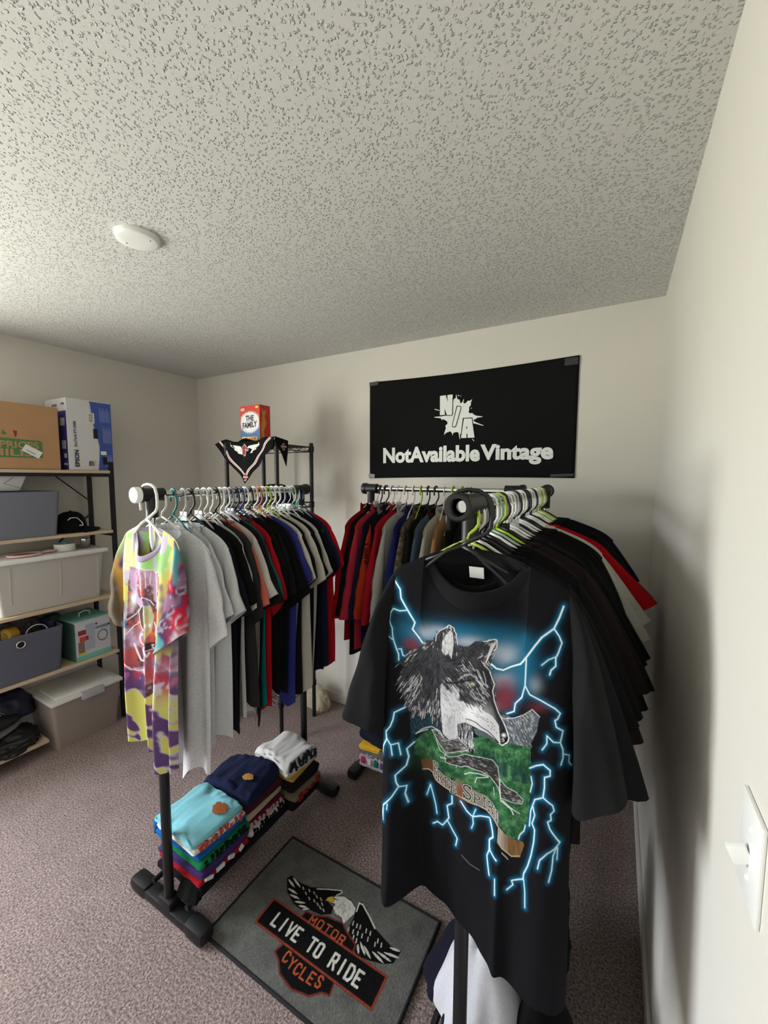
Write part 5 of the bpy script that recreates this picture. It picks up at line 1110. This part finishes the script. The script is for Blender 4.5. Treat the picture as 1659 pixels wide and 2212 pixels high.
MB().tube([(.03,-.03,.252),(.03,-.03,.275),(.03,.0,.285),(.03,.03,.275),(.03,.03,.252)], .004, 8).build('handle', M_ROLL, t, smooth=True)
for (u, v, w, h, c) in ((-.065,.175,.045,.03,(150,50,50)),(-.055,.135,.05,.028,(206,66,50)),(-.072,.085,.035,.07,(130,110,100)),(-.070,.050,.04,.028,(206,190,80)),(-.02,.14,.05,.16,(170,174,190)),(.05,.182,.075,.016,(110,140,160))): MB().box((.1215,u,v), (.0008,w,h)).build('printed_patch', mat('ink_%d_%d_%d' % c, lin(c)), t)
mb = MB()
for k in range(16): a = 2*pi*k/16; mb.box((.1222,.052+.028*cos(a),.125+.034*sin(a)), (.0006,.006,.007))
mb.build('printed_dots', M_INKD, t)
for (u, v, c) in ((.018,.208,(150,30,50)),(.092,.184,(50,50,100))): MB().lathe((.1218,u,v), [(.007,.0004),(.0002,.0006)], 12, 'X').build('printed_dot', mat('ink_%d_%d_%d' % c, lin(c)), t)
t = thing('carry_case', 'black case at the right end of the fourth shelf behind the mint carton', 'case', (-3.03, 1.385, .481), 0)
MB().box((0,0,.09), (.10,.05,.18), bev=.01).build('shell', M_BLACK, t, auto=40)
t = thing('plastic_tub', 'small dark green tub at the back of the fourth shelf', 'tub', (-3.05, 1.14, .481))
mb = MB(); mb.add(*bin_mesh(.07,.08,.27,.1)); mb.build('tub', mat('dark_green', lin((60,76,66)), rough=.5), t)

# bottom shelf: black bag and shoes
def shoe(label, c, rz):
    t = thing('sneaker', label, 'shoe', c, rz)
    n = 16; vs = []; sg = 16
    for i in range(n):
        q = i/(n-1); L = .27*(q-.5); w = .038+.012*sin(q*pi)-.008*(q < .3); hh = [.085,.098,.104,.105,.103,.098,.090,.082,.074,.067,.060,.054,.050,.046,.040,.026][i]; w *= [.55,.85,.95,1,1,1,1,1,1.02,1.05,1.08,1.08,1.05,.98,.8,.45][i]
        for j in range(sg):
            a = 2*pi*j/sg; vs.append((w*cos(a), L, .022+hh/2+hh/2*sin(a)*(1 if sin(a) > 0 else 1)))
    np_mesh('upper', np.array(vs), np.concatenate([grid_faces(n, sg), np.stack([np.arange(n-1)*sg+sg-1, np.arange(1,n)*sg+sg-1, np.arange(1,n)*sg, np.arange(n-1)*sg], -1)]), mat('shoe_black', lin((34,34,38)), rough=.6), t)
    vs = []; 
    for k in range(28):
        a = 2*pi*k/28; vs.append((.048*cos(a)*(1+.12*sin(a)), .142*sin(a)))
    mb = MB(); m = len(vs); mb.add([(x, y, 0) for x, y in vs]+[(x*1.02, y*1.01, .026) for x, y in vs], [tuple(range(m))[::-1], tuple(range(m, 2*m))]+[(i, (i+1) % m, m+(i+1) % m, m+i) for i in range(m)]); mb.build('sole', mat('shoe_sole', lin((120,122,128)), rough=.6), t, auto=50)
    for k in range(4): MB().tube([(-.024, .03-.018*k, .108-.0*k+.002*k), (0, .034-.018*k, .122-.004*(3-k)), (.024, .03-.018*k, .108)], .003, 6).build('lace', mat('lace_grey', lin((130,134,142))), t)
heap('backpack', 'black backpack lying on the bottom shelf in front of the floor tote', 'bag', (-2.93, .84, .090), (.14,.16,.075), mat('bag_nylon', lin((30,30,32)), rough=.5, bump=.6, bscale=60), 31, amp=.3, sub=5)
shoe('black sneaker on top of the backpack on the bottom shelf', (-2.90, .80, .195), .5)
heap('pouch', 'navy soft pouch at the back of the bottom shelf', 'pouch', (-3.02, .90, .22), (.08,.12,.12), mat('pouch_nylon', lin((28,32,52)), rough=.5), 33, amp=.2, sub=4)

# taupe tote on the carpet
t = thing('storage_tote', 'taupe plastic tote with white lid and grey latch on the carpet', 'storage tote', (-2.945, 1.204, .0), .0)
M_TAUPE = mat('taupe_plastic', lin((150,138,132)), rough=.5)
mb = MB(); mb.add(*bin_mesh(.33, .385, .285, .12)); mb.build('tub', M_TAUPE, t, auto=50)
mb = MB(); mb.box((0,0,.292), (.350,.396,.022), bev=.008); mb.box((0,0,.306), (.27,.32,.014), bev=.006); mb.build('lid', plastic('lid_grey_white', (222,222,220), .4), t, auto=50)
MB().box((.172,.02,.282), (.022,.125,.048), bev=.006, ry=-.1).build('latch', plastic('latch_grey', (172,174,178), .4), t, auto=50)

# ================================================================ black wire shelf in the back left corner
WX0, WX1, WY0, WY1, WZ = -2.14, -1.715, 1.76, 2.07, 1.81
t = thing('wire_shelf', 'black wire shelving unit with round posts behind the left clothes rack', 'shelf unit', (0,0,0))
for xx in (WX0, WX1):
    for yy in (WY0, WY1):
        mb = MB(); mb.cyl((xx,yy,0), (xx,yy,WZ+.018), .0125, 16)
        for k in range(40): mb.lathe((xx,yy,.1+k*.042), [(.0126,-.002),(.0133,0),(.0126,.002)], 16)
        mb.lathe((xx,yy,WZ+.018), [(.0135,-.01),(.0135,.004),(.010,.008),(.0003,.008)], 16); mb.build('post', M_METALB, t, auto=40)
for zz in (WZ, 1.455, 1.05, .65, .25):
    mb = MB()
    for dz in (0, -.030):
        for a, b in (((WX0,WY0),(WX1,WY0)), ((WX1,WY0),(WX1,WY1)), ((WX1,WY1),(WX0,WY1)), ((WX0,WY1),(WX0,WY0))): mb.cyl((*a,zz+dz), (*b,zz+dz), .003, 6)
    for a, b, n in (((WX0,WY0),(WX1,WY0),10), ((WX1,WY0),(WX1,WY1),8), ((WX1,WY1),(WX0,WY1),10), ((WX0,WY1),(WX0,WY0),8)):
        P = [(a[0]+(b[0]-a[0])*k/n, a[1]+(b[1]-a[1])*k/n, zz-(.030 if k % 2 else 0)) for k in range(n+1)]; mb.tube(P, .0022, 5)
    for k in range(14): x = WX0+(WX1-WX0)*(k+1)/15; mb.cyl((x,WY0,zz+.003), (x,WY1,zz+.003), .0018, 5)
    mb.build('wire_shelf_deck', M_METALB, t)
    for xx in (WX0, WX1):
        for yy in (WY0, WY1): MB().lathe((xx,yy,zz-.034), [(.0130,0),(.0165,.002),(.0175,.038),(.0130,.040)], 14).build('collar', M_BLACK, t, auto=40)
# game box
t = thing('board_game', 'tall red, white and blue THE FAMILY game box standing on the wire shelf', 'game box', (-1.972, 1.845, WZ+.006), -.02)
GW, GD, GH = .172, .085, .238
def fx(u, v, k=1): return (u-GW/2, -GD/2-.0005*k, v)
MB().box((0,0,GH/2), (GW,GD,GH), bev=.0015).build('carton', mat('game_red', lin((206,56,46)), rough=.45), t)
mb = MB(); mb.add([fx(.002,.002),fx(GW-.002,.002),fx(GW-.002,.10),fx(.002,.10)], [(0,1,2,3)]); mb.build('blue_panel', mat('game_blue', lin((70,110,168)), rough=.45), t, fix=False)
pts = []
for k in range(72):
    a = 2*pi*k/72; r = 1.0 if k % 2 else .80; pts.append((min(GW-.003, max(.003, GW/2+.098*r*cos(a))), .136+.072*r*sin(a)))
mb = MB(); mb.add([fx(GW/2, .136, 2)]+[fx(x, z, 2) for x, z in pts], [(0, k+1, (k+1) % 72+1) for k in range(72)]); mb.build('burst', mat('game_white', lin((232,232,236)), rough=.45), t, fix=False)
text_part('lettering', 'THE', .072, .034, lambda u, v: (u, -GD/2-.0016, .144+v), M_BLACK, t, bold=.035)
text_part('lettering', 'FAMILY', .128, .036, lambda u, v: (u, -GD/2-.0016, .103+v+u*.06), M_BLACK, t, bold=.035)
mb = MB(); mb.add([fx(.014,.006,2),fx(.150,.006,2),fx(.150,.046,2),fx(.014,.050,2)], [(0,1,2,3)]); mb.build('yellow_label', mat('game_yellow', lin((236,222,60)), rough=.45), t, fix=False)
text_part('lettering', 'LAST ALBUM!', .118, .016, lambda u, v: (u-.004, -GD/2-.0016, .029+v), mat('game_red'), t, bold=.03, shear=.2)
text_part('lettering', 'THE DOWNFALL', .095, .010, lambda u, v: (u-.004, -GD/2-.0016, .013+v), M_BLACK, t)
MB().box((GW/2-.022, -GD/2-.001, GH-.014), (.024,.001,.011)).build('corner_label', mat('game_yellow'), t)
for k in range(3): MB().box((-GW/2+.025, -GD/2-.001, GH-.016-k*.006), (.034,.001,.003)).build('small_print', mat('game_white'), t)
mb = MB(); sx = GW/2+.001
mb.add([(sx,-.03,.02),(sx,.0,.02),(sx,-.012,.08),(sx,.010,.13),(sx,-.004,.17),(sx,.014,.215),(sx,-.012,.20),(sx,-.028,.225),(sx,-.022,.17),(sx,-.034,.11)], [tuple(range(10))]); mb.build('printed_flame', mat('game_flame', lin((214,150,50)), rough=.5), t, fix=False)
# bandana draped over the front edge and its corner at the side
t = thing('bandana', 'black bandana with winged shield emblem draped over the wire shelf', 'bandana', (0,0,0))
M_BDN = cloth((24,24,26))
def bd_y(x, z): return WY0-.020+.006*sin(x*40)+.004*sin(z*60+x*20)-.006*sin((x+1.95)*9)
BT = [(-2.227,1.823),(-2.163,1.846),(-2.064,1.833),(-1.95,1.829),(-1.849,1.831),(-1.741,1.846),(-1.715,1.850)]; BB = [(-2.225,1.822),(-2.145,1.735),(-2.08,1.690),(-2.015,1.632),(-1.956,1.576),(-1.86,1.668),(-1.715,1.795)]
vs = []; nu, nv = 49, 24
for i in range(nu):
    f = i/(nu-1)*6; k = min(5, int(f)); r = f-k
    top = [BT[k][q]*(1-r)+BT[k+1][q]*r for q in (0,1)]; bot = [BB[k][q]*(1-r)+BB[k+1][q]*r for q in (0,1)]
    for j in range(nv):
        q = j/(nv-1); x = top[0]*(1-q)+bot[0]*q; z = top[1]*(1-q)+bot[1]*q; vs.append((x, bd_y(x, z), z))
Vb = np.array(vs); back = Vb.copy(); back[:,1] += .002
np_mesh('cloth', np.concatenate([Vb, back]), np.concatenate([grid_faces(nu, nv), grid_faces(nu, nv, nu*nv)[:, ::-1]]), M_BDN, t)
# flap lying on the deck and corner hanging off the right side
vs = []
for i in range(20):
    for j in range(12): x = -2.16+.46*i/19; y = WY0-.02+(.20*(1-abs(i/19-.55)))*j/11; vs.append((x, y, WZ+.010+.030*(1-j/11)*(.6+.4*sin(i*.9))))
Vd = np.array(vs); np_mesh('top_flap', Vd, grid_faces(20, 12), M_BDN, t)
mb = MB(); P = [(-1.698,1.73,1.850),(-1.694,1.835,1.832),(-1.694,1.832,1.768),(-1.694,1.818,1.680),(-1.696,1.78,1.760),(-1.698,1.74,1.80)]
mb.add(P+[(x-.003, y, z) for x, y, z in P], [tuple(range(6)), tuple(range(6,12))[::-1]]+[(i, (i+1) % 6, 6+(i+1) % 6, 6+i) for i in range(6)]); mb.build('side_corner', M_BDN, t)
def stripe(P, name='stripe'):
    for dx, m in ((0, M_INK), (.0, mat('stripe_red', lin((190,70,66)), rough=.8))):
        w = .007 if m is M_INK else .0022
        mb = MB(); vs = []
        for k, (x, z) in enumerate(P):
            a = P[max(0,k-1)]; b = P[min(len(P)-1,k+1)]; L = sqrt((b[0]-a[0])**2+(b[1]-a[1])**2); nx2, nz2 = -(b[1]-a[1])/L, (b[0]-a[0])/L; o_ = .0012 if m is M_INK else .0022
            for s in (-1, 1): xx, zz = x+nx2*w*s, z+nz2*w*s; vs.append((xx, bd_y(xx, zz)-o_, zz))
        mb.add(vs, [(2*k, 2*k+1, 2*k+3, 2*k+2) for k in range(len(P)-1)]); mb.build(name, m, t, fix=False)
lerpP = lambda a, b, n=12: [(a[0]+(b[0]-a[0])*k/n, a[1]+(b[1]-a[1])*k/n) for k in range(n+1)]
stripe(lerpP((-2.183,1.838),(-2.10,1.745))+lerpP((-2.10,1.745),(-1.965,1.630))[1:]); stripe(lerpP((-1.734,1.844),(-1.84,1.735))+lerpP((-1.84,1.735),(-1.940,1.630))[1:])
M_SH = mat('shield_red', lin((150,56,54)), rough=.8)
def shield(cx, cz, s, place, m0=M_INK, m1=M_SH):
    out = [(-.5,.35),(-.25,.55),(0,.75),(.25,.55),(.5,.35),(.5,.12),(.85,.12),(.85,-.2),(.5,-.2),(.38,-.6),(0,-.85),(-.38,-.6),(-.5,-.2),(-.85,-.2),(-.85,.12),(-.5,.12)]
    for k, (q, m) in enumerate(((1.14, m0), (1.0, m1))):
        mb = MB(); mb.add([place(cx, cz, k)]+[place(cx+x*s*q, cz+z*s*q, k) for x, z in out], [(0, i+1, (i+1) % 16+1) for i in range(16)]); mb.build('shield_emblem', m, t, fix=False)
    mb = MB(); mb.add([place(cx+x*s, cz+z*s, 2) for x, z in ((-.7,-.12),(.7,-.12),(.7,.05),(-.7,.05))], [(0,1,2,3)]); mb.build('shield_band', m0, t, fix=False)
pl = lambda x, z, k: (x, bd_y(x, z)-.003-.0012*k, z)
for s in (-1, 1):
    W = [(0,0),(.028,.020),(.060,.026),(.095,.030),(.112,.046),(.108,.024),(.080,.006),(.085,.0),(.060,-.012),(.062,-.020),(.035,-.026),(.010,-.030)]
    mb = MB(); mb.add([(-1.951+s*(.012+x), bd_y(-1.951+s*x, 1.782+z)-.002, 1.782+z) for x, z in W], [tuple(range(12))]); mb.build('wing_emblem', M_INK, t, fix=False)
shield(-1.951, 1.780, .042, pl); shield(-1.951, 1.618, .028, pl)
shield(1.796, 1.795, .024, lambda x, z, k: (-1.6925+.0012*k, x, z))
# cap on the wire shelf
t = thing('sun_hat', 'navy hat with a yellow and red embroidered patch on the wire shelf', 'hat', (-1.865, 1.90, 1.460))
vs = []
for i in range(28):
    a = 2*pi*i/28
    for j in range(10): e = (j/9)*pi/2; r = cos(e)**.6 if j < 9 else 0; vs.append((.115*r*cos(a), .10*r*sin(a), .115*sin(e)))
np_mesh('crown', np.array(vs), grid_faces(28, 10, close=True), cloth((34,34,64)), t)
MB().lathe((-.075,-.078,.062), [(.020,-.004),(.020,.004),(.0003,.006)], 16, 'Y').build('patch', mat('patch_yellow', lin((214,180,50))), t)
MB().box((-.075,-.084,.052), (.030,.003,.012), bev=.001).build('patch_stripe', mat('patch_red', lin((170,40,40))), t)
MB().tube([(.04,-.098,.012),(.10,-.07,.045)], .005, 6).build('trim_cord', mat('patch_yellow'), t)
